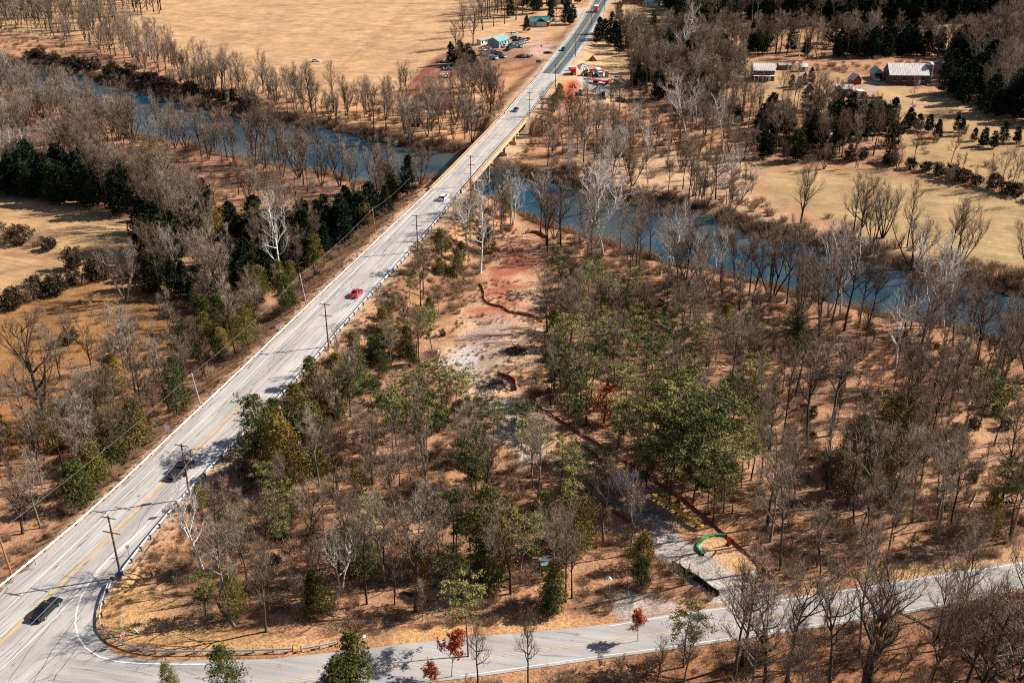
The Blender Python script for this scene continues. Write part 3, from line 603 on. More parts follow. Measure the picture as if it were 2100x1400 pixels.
def pine(name, seed, H=12, Rr=2.8, clear=.38, nl=17):
    rnd = random.Random(seed); root = thing(name, None, None); mb = MB(); tw = TW(); n = 6; pts = []; q = Vector((0, 0, -.3)); d = Vector((0, 0, 1)); rad = []
    for i in range(n + 1):
        pts.append(q.copy()); rad.append(.16 * (1 - i / n * .88)); d = (d + rv(rnd, .04)).normalized(); q = q + d * H / n
    mb.tube(pts, rad, 6, cap=False)
    for j in range(nl):
        t = clear + (1 - clear) * (j + rnd.random() * .8) / nl; f = min(t * n, n - .01); i = int(f); p = pts[i].lerp(pts[i + 1], f - i)
        az = j * 2.4 + rnd.random() * .9; L = Rr * (math.sqrt(max(0, 1 - ((t - .62) / .5) ** 2)) * .8 + .2) * rnd.uniform(.55, 1.25)
        dd = Vector((math.cos(az), math.sin(az), rnd.uniform(-.1, .4))).normalized(); lp = [p, p + dd * L * .55 + rv(rnd, .1), p + dd * L + Vector((0, 0, .25))]
        mb.tube(lp, [.05, .035, .015], 3, cap=False)
        if t < clear + .1 and rnd.random() < .5: continue
        for k in range(6):
            u = rnd.uniform(.4, 1.05); c = p.lerp(lp[2], u) + Vector((rnd.gauss(0, .32), rnd.gauss(0, .32), rnd.gauss(.12, .13))) * (L / 2.2)
            for m_ in range(26):
                o = c + Vector((rnd.gauss(0, .3), rnd.gauss(0, .3), rnd.gauss(0, .12))); a = Vector((rnd.gauss(0, 1), rnd.gauss(0, 1), rnd.uniform(0, 1.1))).normalized()
                w = a.cross(rv(rnd)).normalized() * .08; l = rnd.uniform(.2, .46); tw.v += [o - w, o + w, o + a * l]
    mb.build('trunk', M['bark'], root, smooth=True); tw.build('crown', M['pine'], root); return root
def bush(name, seed, H=2.0, Rr=1.4, n=70, m='brush'):
    rnd = random.Random(seed); root = thing(name, None, None); tw = TW()
    for i in range(n):
        az = rnd.uniform(0, 6.28); rr = rnd.random() ** .5; d = Vector((math.cos(az) * rr * Rr / H * 1.1, math.sin(az) * rr * Rr / H * 1.1, 1)).normalized()
        p = Vector((math.cos(az), math.sin(az), 0)) * rr * Rr * .45; L = H * rnd.uniform(.5, 1.05); tw.twig(p - Vector((0, 0, .2)), d, L, .06, rnd)
        for k in range(7):
            u = rnd.uniform(.25, .95); a = (d + rv(rnd, .6)).normalized(); tw.twig(p + d * L * u, a, L * rnd.uniform(.15, .4), .045, rnd)
    tw.build('branches', M[m], root); return root
T = {}
T['bare'] = [bare_tree('bare_tree', 10 + i, H=14 + i % 3, cr=3.4 + .6 * (i % 4), r0=.17 + .025 * (i % 4), clear=.3 + .06 * (i % 4), nl=12, tden=.95) for i in range(9)]
T['spread'] = [bare_tree('bare_tree', 40 + i, H=14, cr=5.2, r0=.32, clear=.2, up=.85, nl=13, tden=1.5, wob=.06) for i in range(4)]
T['multi'] = [bare_tree('bare_tree', 60 + i, H=13, cr=3.0, r0=.24, clear=.35, stems=3 + i % 3, spread=.42, up=.95, tden=.75, nl=18, wob=.05) for i in range(5)]
T['syc'] = [bare_tree('white_barked_tree', 80 + i, H=18, cr=5.0, r0=.30, clear=.3, stems=1 + i % 2, spread=.25 * (i % 2), up=.55, nl=13, bark='white', twig='wtwig', wob=.06, tden=1.0) for i in range(4)]
T['sap'] = [bare_tree('bare_tree', 100 + i, H=7, cr=1.3, r0=.05, clear=.25, up=.9, nl=8, tden=.8) for i in range(4)]
T['pine'] = [pine('pine_tree', 120 + i, H=11 + i % 3, Rr=2.6 + .35 * (i % 3), clear=.32 + .08 * (i % 3), nl=20 + 2 * (i % 2)) for i in range(6)]
T['cedar'] = [cedar('cedar_tree', 140 + i, H=7.5 + i % 3, Rr=2.4 + .35 * (i % 3), n=8200, size=.25, pw=.5) for i in range(6)]
T['dark'] = [cedar('evergreen_tree', 160 + i, H=10 + i % 3, Rr=3.0 + .4 * (i % 2), leaf='dark', n=5400, size=.5, pw=.6) for i in range(5)]
T['scrub'] = [cedar('low_scrub_bush', 210 + i, H=2.6 + .4 * i, Rr=2.2, leaf='scrub', n=2400, size=.36, pw=.3, base=.02) for i in range(4)]
T['rust'] = [cedar('rust_leaved_tree', 180 + i, H=7, Rr=2.3, leaf='rust', n=2200, base=.2, size=.3, pw=.5) for i in range(1)]
T['leafy'] = [bare_tree('small_leafy_tree', 190 + i, H=7, cr=2.2, r0=.07, clear=.4, nl=9, leaf=.55, leafmat='rust', tden=.9) for i in range(2)]
T['bush'] = [bush('bush', 200 + i, H=1.7 + .4 * (i % 3), Rr=1.3 + .3 * (i % 2)) for i in range(5)]
PROTO_USED = set()
NAMES = {k: v[0].name.split('.')[0] for k, v in T.items()}
CATN = dict(bare='bare tree', spread='bare tree', multi='bare tree', syc='white barked tree', sap='bare tree', pine='pine tree', cedar='cedar tree', dark='evergreen tree', rust='leafy tree', leafy='leafy tree', bush='bush', scrub='bush')
FAM = dict(bare='bare', spread='bare', multi='bare', sap='bare')
REC = []      # every plant: kind, x, y, z, scale, rotation, label, group
rng = random.Random(77)
TRACK = [gpoly(AREAS[k][0]) for k in (20, 25, 26, 27, 28)]
KEEP = [gpoly([(1885, 160), (1925, 160), (1935, 235), (1880, 235)]), gpoly([(1205, 850), (1275, 850), (1280, 915), (1210, 915)]), gpoly([(930, 400), (1085, 245), (1125, 300), (1085, 405), (1020, 440), (955, 430)]), gpoly([(1255, 975), (1310, 975), (1345, 1010), (1450, 1075), (1455, 1100), (1400, 1100), (1330, 1060), (1250, 1010)]), gpoly([(205, 1200), (250, 1150), (300, 1120), (330, 1180), (330, 1250), (400, 1290), (560, 1322), (560, 1345), (240, 1345), (195, 1300)])]
YARDS = [gpoly(p) for p in ([(1150, 130), (1285, 110), (1290, 215), (1150, 215)], [(880, 60), (1170, 20), (1180, 60), (1150, 140), (1000, 135), (880, 135)], [(1530, 130), (1590, 130), (1600, 175), (1530, 175)], [(1700, 150), (1910, 150), (1910, 212), (1660, 212)])]
def clear_of(P, hw=9.5, sr=1.6, river=1.2):
    d, bi = seg_dist(P, hwc); lim = hw
    ok = d > lim
    ok &= sdf(P, SR_POLY) > sr; ok &= sdf(P, RIV1) > river
    for q in TRACK + KEEP + YARDS: ok &= sdf(P, q) > .3
    return ok
def crown_ok(x, y, H): return math.hypot(x, y) > 40
def plant(kind, x, y, s, label=None, group=None, rz=None, first=False):
    REC.append(dict(k=kind, x=x, y=y, z=zat(x, y), s=s, rz=rng.uniform(0, 6.28) if rz is None else rz, label=label, group=group))
def zone(poly, sp, kinds, region, smin=.75, smax=1.2, river=1.2, hw=9.5, over=0):
    L = gpoly(poly); lo = L.min(0); hi = L.max(0); nx_ = int((hi[0] - lo[0]) / sp) + 1; ny_ = int((hi[1] - lo[1]) / sp) + 1; P = []
    for i in range(nx_):
        for j in range(ny_):
            P.append((lo[0] + (i + rng.uniform(-.05, 1.05)) * sp, lo[1] + (j + rng.uniform(-.05, 1.05)) * sp))
    P = np.array(P); m = inside(P, L); P = P[m]; P = P[clear_of(P, hw=hw, river=river)]
    thin = fbm(P[:, 0] + 50, P[:, 1] + 70, 13, 2) if len(P) else []
    ks = list(kinds); wt = [kinds[k] for k in ks]
    pk = fbm(P[:, 0] + 500, P[:, 1] + 170, 20, 2) if len(P) else []
    Z = HGT(P) if len(P) else []
    px, py, _ = topx(P[:, 0], P[:, 1], 0) if len(P) else ([], [], 0)
    for q, (x, y) in enumerate(P):
        if thin[q] < .36 and rng.random() < .6: continue
        if not (-620 < px[q] < 2760 and -160 < py[q] < 1620): continue
        if px[q] > 2130 and rng.random() < .3: continue
        w2 = [w * (math.exp((pk[q] - .5) * 9) if k in ('cedar', 'pine', 'dark') else 1) for k, w in zip(ks, wt)]
        k = rng.choices(ks, w2)[0]
        REC.append(dict(k=k, x=float(x), y=float(y), z=float(Z[q]), s=rng.uniform(smin, smax), rz=rng.uniform(0, 6.28), label=None, group=region))
# single plants placed from the photo: crown centre (px, py), kind, height scale, label
def at_crown(px, py, kind, s, label=None, group=None, base=False):
    Hh = dict(pine=12, cedar=8, dark=11, bare=15, spread=14, multi=13, syc=18, rust=7, leafy=7, bush=2, sap=7, scrub=3)[kind] * s
    z = 0
    for _ in range(6):
        x, y = un(px, py, z + (0 if base else Hh * (.68 if kind == 'pine' else .5))); x, y = float(x), float(y); z = zat(x, y)
    d = float(seg_dist(np.array([[x, y]]), hwc)[0][0]); 
    if d < 9.3 + s * .6: return
    REC.append(dict(k=kind, x=x, y=y, z=z, s=s, rz=rng.uniform(0, 6.28), label=label, group=group))
G1 = 'pines in the wood between the highway and the cleared track'; G2 = 'pines on the river side of the cleared track'
for px, py, s in ((845, 795, 1.0), (800, 852, .9), (872, 850, .8), (757, 812, .8), (700, 790, .7), (850, 672, .75), (884, 655, .75), (905, 760, .7), (930, 790, .7)): at_crown(px, py, 'pine', s * 1.3, None, G1)
for px, py, s in ((1150, 735, .9), (1195, 765, .95), (1250, 715, .9), (1330, 745, .9), (1392, 700, .8), (1240, 585, .6), (1180, 690, .9), (1290, 790, .9), (1440, 690, .7), (1160, 620, .8), (1235, 660, .8), (1310, 650, .8), (1390, 860, 1.15), (1440, 890, 1.1), (1345, 880, 1.0), (1500, 850, 1.1), (1460, 960, 1.0), (1400, 810, 1.1), (1350, 820, 1.0), (1530, 920, 1.0), (1480, 800, .9), (1180, 800, .9), (1130, 770, .8), (1270, 840, .85), (1400, 950, 1.0), (1510, 980, .9), (1330, 930, .9), (1420, 760, .8)): at_crown(px, py, 'pine', s * rng.uniform(.95, 1.3), None, G2)
for px, py, s in ((1360, 845, 1.2), (1420, 850, 1.25), (1470, 880, 1.2), (1375, 900, 1.15), (1430, 930, 1.2), (1490, 930, 1.15), (1330, 905, 1.0), (1450, 820, 1.1), (1400, 790, 1.1), (1310, 860, 1.0), (1380, 960, 1.0), (1545, 880, 1.0), (1470, 1000, .95), (1215, 745, 1.0), (1170, 780, 1.0), (1280, 690, .9)): at_crown(px, py, 'pine', s, None, G2)
at_crown(978, 838, 'pine', 1.05, 'tall open pine standing alone beside the pale gravel patch of the cleared track')
at_crown(1068, 850, 'pine', .95, 'pine with layered boughs left of the orange coiled fencing'); at_crown(1092, 893, 'pine', .9, 'pine just below the layered-bough pine by the cleared track')
at_crown(1552, 690, 'pine', .75, 'flat-topped bright green pine above a fuller pine right of the cleared track'); at_crown(1548, 765, 'pine', .95, 'full bright green pine with dark shade beneath, directly below a flat-topped pine')
at_crown(1172, 955, 'pine', .9, 'leaning pine with its trunk tilted right, left of the blue tarp heap'); at_crown(1215, 950, 'pine', .8, 'slender pine beside the leaning pine left of the blue tarp heap')
at_crown(1832, 900, 'cedar', 1.5, 'broad rounded olive cedar in the wood at the right'); at_crown(1878, 880, 'cedar', 1.3, 'brighter olive cedar touching the broad rounded one at the right')
at_crown(1944, 948, 'pine', .7, 'small pale pine at the edge of the tan clearing on the right')
at_crown(958, 1255, 'pine', .95, 'wide pale green pine just above the side road'); at_crown(1410, 1290, 'pine', .8, 'pale green pine standing below the side road'); at_crown(1555, 1240 + 90, 'cedar', .6, 'small dark cedar below the side road among bare trunks')
at_crown(1240, 830, 'rust', 1.15, 'tree holding rust red leaves left of the dark pine group'); at_crown(1068, 290, 'rust', .5, 'small bright red-orange leafy tree behind the bridge columns')
at_crown(1505, 905, 'rust', .5, 'narrow orange leaved sapling at the foot of the pine group')
at_crown(925, 1350, 'leafy', .9, 'small tree with dark red dry leaves in front of the side road'); at_crown(885, 1390, 'leafy', .7, 'low sapling with dark red dry leaves at the bottom edge'); at_crown(1310, 1290, 'leafy', .6, 'thin sapling with sparse rusty leaves over the side road')
G3 = 'cedars along the right guardrail of the highway'; G4 = 'cedars in the lower wood above the side road'; G5 = 'cedars along the left guardrail of the highway'
for px, py, s in ((540, 885, 1.15), (565, 925, 1.2), (605, 905, 1.25), (640, 870, 1.1), (655, 790, 1.0), (640, 765, .8), (690, 760, .9), (560, 870, .9), (600, 945, 1.1), (720, 720, .9), (780, 660, .7), (830, 700, .8), (640, 930, 1.0), (690, 820, .9), (740, 770, .8), (610, 840, .8)): at_crown(px, py, 'cedar', s * 1.2, None, G3)
for px, py, s in ((1000, 1085, 1.25), (1012, 1125, 1.1), (1050, 1045, .7), (740, 1140, .9), (715, 1120, .8), (640, 1205, .8), (660, 1225, .7), (1180, 1085, 1.0), (1200, 1060, .8), (1135, 1190, .9), (1110, 1040, .8), (410, 1025, .45), (740, 980, .7), (860, 1150, .7), (1318, 1128, .7), (1316, 1170, .6), (570, 1040, .8), (480, 1230, .7), (1130, 1230, .6), (1000, 1170, .8)): at_crown(px, py, 'cedar', s * 1.12, None, G4)
for px, py, s in ((230, 905, 1.0), (275, 870, 1.0), (195, 945, 1.0), (160, 990, .9), (355, 800, 1.05), (345, 845, .9), (300, 900, .8), (250, 960, .9), (590, 595, 1.0), (610, 610, .9), (505, 680, .9), (515, 700, .9), (570, 560, .8), (660, 560, .8), (700, 510, .8), (640, 520, .9)): at_crown(px, py, 'cedar', s * 1.2, None, G5)
at_crown(730, 1350, 'cedar', 1.15, 'largest of the green cedars at the bottom edge over the side road'); at_crown(692, 1380, 'cedar', .9, 'cedar touching the left side of the largest bottom-edge cedar'); at_crown(465, 1385, 'cedar', .9, 'dark cedar at the bottom edge below the curved guardrail'); at_crown(350, 1392, 'cedar', .5, 'small bushy cedar at the bottom left edge')
for px, py, s in ((800, 385, .95), (835, 365, 1.05), (820, 400, .9), (868, 352, .95), (875, 358, .9), (855, 375, .8), (790, 410, .8)): at_crown(px, py, 'dark', s, None, 'dark evergreens left of the near end of the bridge')
for px, py, s in ((1270, 25, .9), (1230, 55, .9), (1225, 70, .8), (1165, 18, .8), (1170, 35, .8), (1080, 50, .8), (1250, 75, .8), (1130, -2, 1.2), (1160, -5, 1.2), (1185, -10, 1.0)): at_crown(px, py, 'dark', s, None, 'dark evergreens beside the far stretch of the highway')
for px, py, s in ((1625, 165, .55), (1650, 165, .5), (1664, 157, .6), (1640, 170, .5)): at_crown(px, py, 'dark', s, None, 'low dark evergreens on the farm lawn')
for px, py, s in ((2020, 280, .7), (2040, 285, .65), (2000, 275, .5), (1925, 265, .65), (1860, 250, .6), (1873, 245, .6), (1850, 262, .55), (1795, 225, .9), (1810, 235, .8), (1570, 245, .9), (1590, 255, .8), (1555, 250, .7), (1670, 270, .9), (1690, 280, .8), (1660, 255, .8)): at_crown(px, py, 'dark', s, None, 'dark evergreens along the farm hedgerow')
SY = ((578, 590, 1.25, 'big white barked tree left of the highway, pale limbs spread wide'), (1905, 668, 1.3, 'white leaning tree at the water on the right'), (1935, 672, 1.25, 'white tree with tangled limbs at the right river bank'),
      (415, 1165, .85, 'dead white forked tree near the road corner'), (1052, 462, 1.05, 'white barked tree right of the near end of the bridge'), (958, 508, .95, 'slim white tree in the strip between the highway and the red dirt'), (985, 560, 1.0, 'white trunk at the head of the orange silt fence'),
      (1218, 440, 1.1, 'white branched tree above the near river bank'), (1410, 290, 1.5, 'tallest white tree right of the construction yard'), (1395, 130, 1.5, 'white crowned tree at the top beside the highway'), (42, 338, .8, 'thin white snag in the woods at the far left'), (22, 150, .6, 'bent white snag by the river at the far left'), (1640, 120, .6, 'pale tree in front of the far trees above the farm'), (700, 1215, .7, 'pale broken tree above the side road'), (1430, 200, 1.0, 'white tree behind the tallest white tree'), (905, 215 + 20, .6, 'pale tree left of the far guardrail'), (1005, 170, .5, 'white dead tree before the green road sign'), (1930, 160, .5, 'pale tree right of the silo'), (860, 250, .7, 'slender pale tree in the river-edge row left of the bridge'), (1330, 330, .8, 'pale tree on the tan flat across the river'), (1110, 420, .7, 'leaning pale tree over the water beside the bridge'))
for px, py, s, l in SY: at_crown(px, py, 'syc', s, l, base=True)
for px, py, s in ((944, 108, 1.0), (925, 112, .9), (960, 110, 1.0), (970, 120, .8), (935, 118, .8), (952, 118, .8), (1130, 30, .9), (1160, 30, 1.0), (1175, 25, .9), (1255, 50, 1.0), (1240, 62, 1.0), (1262, 70, 1.1), (1275, 60, 1.0), (1270, 90, .9), (1340, 45, 1.0)): at_crown(px, py, 'dark', s, None, 'dark evergreens beside the far stretch of the highway' if px > 1000 else 'low dark evergreens left of the scrap heaps')
for k in range(46):
    t_ = k / 45; px, py = 60 + 460 * t_ + rng.uniform(-6, 6), 122 + 103 * t_ ** 1.05 + rng.uniform(-6, 3); at_crown(px, py, 'scrub', rng.uniform(.9, 1.7), None, 'low dark evergreen scrub along the far bank at the left', base=True)
def row(pts, sp, back, kinds, s0, s1, region, jit=2.0):
    L = resample(gpoly(pts), sp)
    for p in L:
        t_ = rng.random(); x = p[0] + rng.gauss(0, jit); y = p[1] - back * rng.random() + rng.gauss(0, jit * .5); P_ = np.array([[x, y]])
        if sdf(P_, RIV1)[0] < .4 or seg_dist(P_, hwc)[0][0] < 11: continue
        REC.append(dict(k=rng.choice(kinds), x=float(x), y=float(y), z=zat(x, y), s=rng.uniform(s0, s1), rz=rng.uniform(0, 6.28), label=None, group=region))
NB = [(190, 242), (262, 272), (300, 296), (400, 306), (443, 326), (533, 342), (633, 360), (720, 380), (800, 394), (850, 380)]
row(NB, 6.0, 7, ['multi', 'multi', 'bare'], .9, 1.45, 'on the near bank of the left river bend')
row([(-60, 205), (60, 210), (190, 246)], 5, 16, ['multi', 'bare'], .9, 1.4, 'on the shaded near bank at the far left')
row([(1110, 466), (1207, 496), (1333, 540), (1500, 578), (1650, 616), (1800, 660), (1950, 684), (2140, 742)], 8.5, 8, ['bare', 'bare', 'bare', 'multi', 'bare', 'multi', 'syc'], .95, 1.5, 'on the flat beside the near river bank')
row([(0, 632), (60, 615), (110, 592), (160, 578), (210, 562), (300, 570)], 4.0, 1, ['scrub', 'bush'], .5, 1.15, 'bushes along the fence rows of the left fields', .8)
row([(-20, 470), (40, 486), (75, 496), (110, 508)], 4.0, 1, ['scrub', 'bush'], .5, 1.1, 'bushes along the fence rows of the left fields', .6)
row([(1840, 340), (1900, 350), (2000, 378), (2120, 408)], 5.0, 2, ['scrub'], .9, 1.6, 'bushes along the hedges of the right fields', 1)
row([(1540, 292), (1680, 318), (1830, 330)], 5.0, 6, ['scrub'], .9, 1.7, 'bushes along the hedges of the right fields', 2)
row([(1400, 425), (1500, 450), (1640, 495), (1740, 512), (1830, 534), (1900, 556), (2100, 590)], 5.0, 3, ['scrub', 'bush'], .8, 1.6, 'bushes on the far bank of the right river bend', 1.5)
for px, py, s in ((1140, 200, .9), (1150, 190, 1.0), (1138, 215, .8)): at_crown(px, py, 'cedar', s, None, 'cedars on the bank between the highway and the construction yard')
for px, py, s, k in ((990, 62, 1.2, 'spread'), (1012, 55, 1.2, 'bare'), (1035, 50, 1.3, 'bare'), (1058, 42, 1.2, 'spread'), (1000, 40, 1.2, 'bare'), (1072, 30, 1.2, 'bare'), (1140, 50, .9, 'bare'), (1080, 15, 1.3, 'bare'), (1195, 35, .9, 'bare'), (950, 75, 1.1, 'spread'), (1050, 20, 1.3, 'bare')): at_crown(px, py, k, s, None, 'bare trees around the teal-roofed buildings', base=True)
# big bare trees one can pick out
for px, py, s, k, l in ((108, 900, 1.75, 'spread', 'huge spreading bare tree at the left edge'), (1810, 488, 1.4, 'multi', 'fan-shaped many-stemmed bare tree by the green field'), (1642, 458, 1.2, 'spread', 'wide bare tree left of the fan-shaped one'), (1762, 488, 1.2, 'spread', 'upright bare tree just left of the fan-shaped one'),
                        (820, 130 + 60, .7, 'spread', 'bare tree rising from the field edge left of the scrap heaps'), (970, 95, 1.5, 'spread', 'dark bare tree left of the long teal roof'), (935, 100, .9, 'spread', 'low bare tree at the field corner by the teal roof'), (425, 172, 1.25, 'spread', 'bare tree with a round crown on the big field edge'), (455, 182, 1.1, 'spread', 'bare tree next to the round-crowned one on the big field edge'), (540, 190, 1.2, 'spread', 'bare tree with reddish crown on the big field edge'), (640, 230, 1.3, 'spread', 'bare tree near the white car in the field'),
                        (968, 292, 1.5, 'multi', 'thick bare tree cluster left of the bridge'), (902, 265, 1.1, 'multi', 'forked bare tree left of the thick cluster by the bridge'), (340, 300, 1.5, 'multi', 'clump of leaning bare stems on the near river bank'), (525, 340, 1.4, 'multi', 'arching bare stems over the blue river'), (615, 350, 1.3, 'multi', 'bare stems at the water in the left river bend'), (440, 318, 1.3, 'multi', 'leaning bare stems between two clumps on the near bank'),
                        (1700, 1420, 1.1, 'bare', 'tall bare tree with a forked crown below the side road'), (1610, 1400, .9, 'bare', 'bare tree left of the forked one below the side road'), (1780, 1400, 1.15, 'spread', 'thick leaning bare tree before the side road'), (1505, 1390, 1.0, 'bare', 'bare tree at the bottom in front of the gravel entrance'), (1900, 1420, 1.2, 'bare', 'dark leaning bare tree at the lower right'),
                        (980, 1400, .75, 'bare', 'thin dark trunk at the bottom centre'), (1083, 1410, .8, 'bare', 'bare tree at the bottom right of centre'), (1231, 1375, .45, 'sap', 'short broken snag below the side road'), (260, 620, 1.25, 'multi', 'group of slim bare stems at the orange clearing'), (330, 605, 1.2, 'bare', 'bare tree at the edge of the orange clearing'), (450, 640, 1.2, 'spread', 'broad pinkish bare tree left of the highway'), (520, 650, .8, 'spread', 'pale spreading bare tree beside the broad pinkish one')):
    at_crown(px, py, k, s, l, base=True)
RG = 'bare trees '
zone([(500, 960), (560, 880), (640, 800), (760, 670), (870, 540), (930, 445), (985, 425), (1060, 450), (990, 540), (960, 600), (900, 690), (870, 780), (930, 830), (1000, 900), (1080, 960), (900, 1000), (560, 1010)], 5.2, dict(bare=.42, cedar=.16, pine=.06, sap=.36), 'in the strip of wood between the highway and the cleared track', 0.55, 0.9, hw=12)
zone([(400, 1170), (460, 1080), (500, 1010), (560, 1000), (900, 1000), (1080, 960), (1240, 1010), (1335, 1140), (1370, 1200), (1240, 1245), (930, 1275), (740, 1300), (560, 1300), (430, 1280), (350, 1220)], 4.9, dict(bare=.6, cedar=.05, pine=.05, sap=.3), 'in the lower wood just above the side road', 0.55, 1.1, hw=12)
zone([(1120, 580), (1400, 620), (1620, 700), (1600, 900), (1560, 1000), (1400, 960), (1260, 900), (1150, 860), (1060, 790), (1120, 660)], 5.2, dict(bare=.4, pine=.10, cedar=.16, sap=.34), 'in the mixed wood on the river side of the cleared track', 0.65, 1.0)
zone([(985, 415), (1060, 455), (1207, 495), (1333, 540), (1500, 577), (1650, 617), (1800, 664), (1950, 688), (2150, 740), (2300, 900), (2000, 860), (1800, 800), (1620, 700), (1400, 620), (1120, 580), (1040, 560), (960, 520)], 6.9, dict(bare=.62, multi=.08, sap=.24, syc=.06), 'on the flat beside the near river bank', 0.8, 1.45, hw=11)
zone([(1620, 700), (1800, 800), (2000, 860), (2300, 900), (2300, 1110), (2050, 1135), (1750, 1190), (1620, 1200), (1560, 1150), (1480, 1060), (1400, 960), (1560, 1000), (1600, 900)], 5.4, dict(bare=.52, cedar=.05, pine=.03, sap=.4), 'in the thicket at the right', 0.6, 1.25)
zone([(1420, 1352), (1490, 1340), (1640, 1315), (1840, 1285), (2100, 1225), (2300, 1200), (2400, 1560), (1420, 1600)], 5.8, dict(bare=.75, sap=.25), 'between the side road and the bottom edge', .9, 1.5)
zone([(1050, 1400), (1210, 1375), (1420, 1352), (1420, 1560), (1050, 1560)], 5.8, dict(bare=.55, sap=.45), 'below the middle of the side road', .5, .85)
zone([(560, 1470), (1100, 1410), (1100, 1600), (560, 1600)], 8, dict(bare=.35, sap=.65), 'at the bottom edge left of centre', .35, .55)
zone([(-60, 1190), (120, 1075), (350, 860), (570, 650), (640, 580), (520, 570), (400, 600), (380, 680), (270, 760), (160, 800), (110, 880), (-60, 920)], 4.7, dict(bare=.38, multi=.08, spread=.05, cedar=.19, sap=.30), 'in the wood left of the highway guardrail', 0.65, 1.1, hw=11)
zone([(640, 580), (770, 470), (880, 375), (845, 375), (780, 430), (640, 478), (430, 468), (300, 480), (310, 600), (420, 640), (520, 590)], 4.8, dict(bare=.45, dark=.3, cedar=.08, sap=.17), 'in the shaded wood below the left river bend', 0.65, 1.15, hw=11)
zone([(-100, 366), (120, 372), (300, 402), (400, 430), (430, 460), (350, 560), (300, 560), (296, 455), (200, 430), (0, 402), (-100, 400)], 4.2, dict(dark=.72, bare=.28), 'in the dark evergreen belt above the left field', 0.95, 1.35)
zone([(-100, 195), (0, 195), (180, 240), (270, 280), (300, 300), (230, 320), (200, 345), (-100, 330)], 5.6, dict(multi=.4, bare=.5, sap=.1), 'on the shaded near bank at the far left', 0.8, 1.3)
zone([(420, 405), (600, 395), (720, 380), (800, 390), (860, 380), (780, 420), (640, 440), (430, 440)], 9, dict(multi=.2, bare=.8), 'on the near bank of the left river bend', 0.6, 1.0)
zone([(400, 300), (540, 340), (700, 368), (640, 395), (420, 340)], 12, dict(multi=.6, bare=.4), 'standing at the edge of the blue river', 0.7, 1.2, river=.2)
zone([(-60, 60), (60, 70), (250, 130), (360, 190), (500, 232), (700, 262), (840, 300), (960, 300), (1035, 225), (1000, 170), (960, 165), (900, 215), (760, 225), (560, 195), (420, 165), (330, 110), (200, 60), (-60, 20)], 7, dict(multi=.25, bare=.65, sap=.1), 'in the row along the far river bank at the left', 0.7, 1.3, hw=10)
zone([(-60, -60), (180, -60), (330, -40), (330, 30), (240, 50), (260, 100), (330, 120), (200, 60), (-60, 30)], 10, dict(spread=.5, bare=.5), 'in the grove at the top left corner', 1.0, 1.5)
zone([(930, 70), (980, 30), (1080, -60), (1200, -80), (1140, 0), (1090, 35), (1010, 60), (960, 90)], 8, dict(bare=.8, dark=.2), 'behind the teal-roofed house', 1.0, 1.4)
zone([(1125, 240), (1100, 262), (1045, 335), (1110, 355), (1200, 380), (1380, 425), (1500, 430), (1560, 400), (1540, 300), (1500, 240), (1420, 190), (1310, 205), (1290, 232), (1190, 240)], 6.8, dict(bare=.55, multi=.2, sap=.15, syc=.1), 'on the tan flat across the river right of the bridge', 0.55, 1.15, hw=10)
zone([(1250, 60), (1340, 90), (1500, 85), (1530, 110), (1510, 250), (1420, 220), (1290, 200), (1280, 120)], 5.6, dict(bare=.78, dark=.12, sap=.1), 'in the wood right of the construction yard', 0.8, 1.25, hw=12)
zone([(1360, -60), (2500, -80), (2500, 38), (2100, 44), (1860, 52), (1740, 58), (1500, 58), (1420, 90), (1380, 60)], 5.8, dict(dark=.66, bare=.34), 'in the dark far wood along the top right', 1.1, 1.7)
zone([(1520, 92), (1720, 88), (1900, 92), (1990, 108), (2000, 128), (1900, 118), (1780, 122), (1620, 124), (1540, 112)], 5.2, dict(bare=.62, dark=.32, rust=.02), 'in the belt behind the farm buildings', 0.8, 1.3)
zone([(1990, 95), (2300, 60), (2300, 275), (2080, 250), (1960, 215), (1920, 190), (1935, 160)], 5.6, dict(dark=.6, bare=.4), 'in the dark wood right of the barn', 1.0, 1.6)
zone([(1790, 165), (1910, 160), (1930, 200), (1900, 225), (1780, 205)], 9, dict(bare=.7, dark=.3), 'in front of the long barn', .5, .75)
zone([(1500, 215), (1640, 220), (1830, 255), (1835, 320), (1700, 330), (1560, 330), (1520, 290)], 5.4, dict(dark=.3, bare=.5, sap=.2), 'in the clump below the farmyard', 0.75, 1.2)
zone([(1835, 335), (1900, 345), (2080, 392), (2200, 420), (2200, 405), (2080, 375), (1900, 332)], 4.5, dict(bare=.5, sap=.5), 'in the hedge line across the right fields', 0.6, 1.0)
zone([(1830, 262), (2100, 300), (2200, 320), (2200, 306), (2080, 285), (1840, 252)], 6, dict(dark=.5, sap=.5), 'along the upper hedge of the right fields', 0.5, 0.8)
zone([(1380, 405), (1500, 425), (1640, 472), (1830, 500), (2150, 570), (2150, 600), (1830, 538), (1640, 498), (1450, 436)], 7, dict(multi=.4, bare=.4, sap=.2), 'on the far bank of the right river bend', 0.8, 1.35, river=.6)
zone([(1540, 330), (1830, 340), (2060, 395), (2150, 430), (2150, 470), (1900, 380), (1700, 350)], 11, dict(multi=.4, bare=.4, sap=.2), 'dotted along the top of the green-tan field', .5, .9)
zone([(200, 240), (430, 305), (640, 350), (640, 400), (420, 400), (200, 345)], 24, dict(multi=.5, bare=.5), 'on the reddish flat inside the left river bend', .7, 1.3)
zone([(2290, 760), (2400, 900), (2750, 1000), (2750, 1030), (2300, 1100)], 7, dict(bare=.6, sap=.3, cedar=.1), 'beyond the right edge', .7, 1.2)
zone([(2300, 1200), (2750, 1130), (2750, 1500), (2400, 1560)], 7, dict(bare=.7, sap=.3), 'beyond the lower right edge', .7, 1.2)
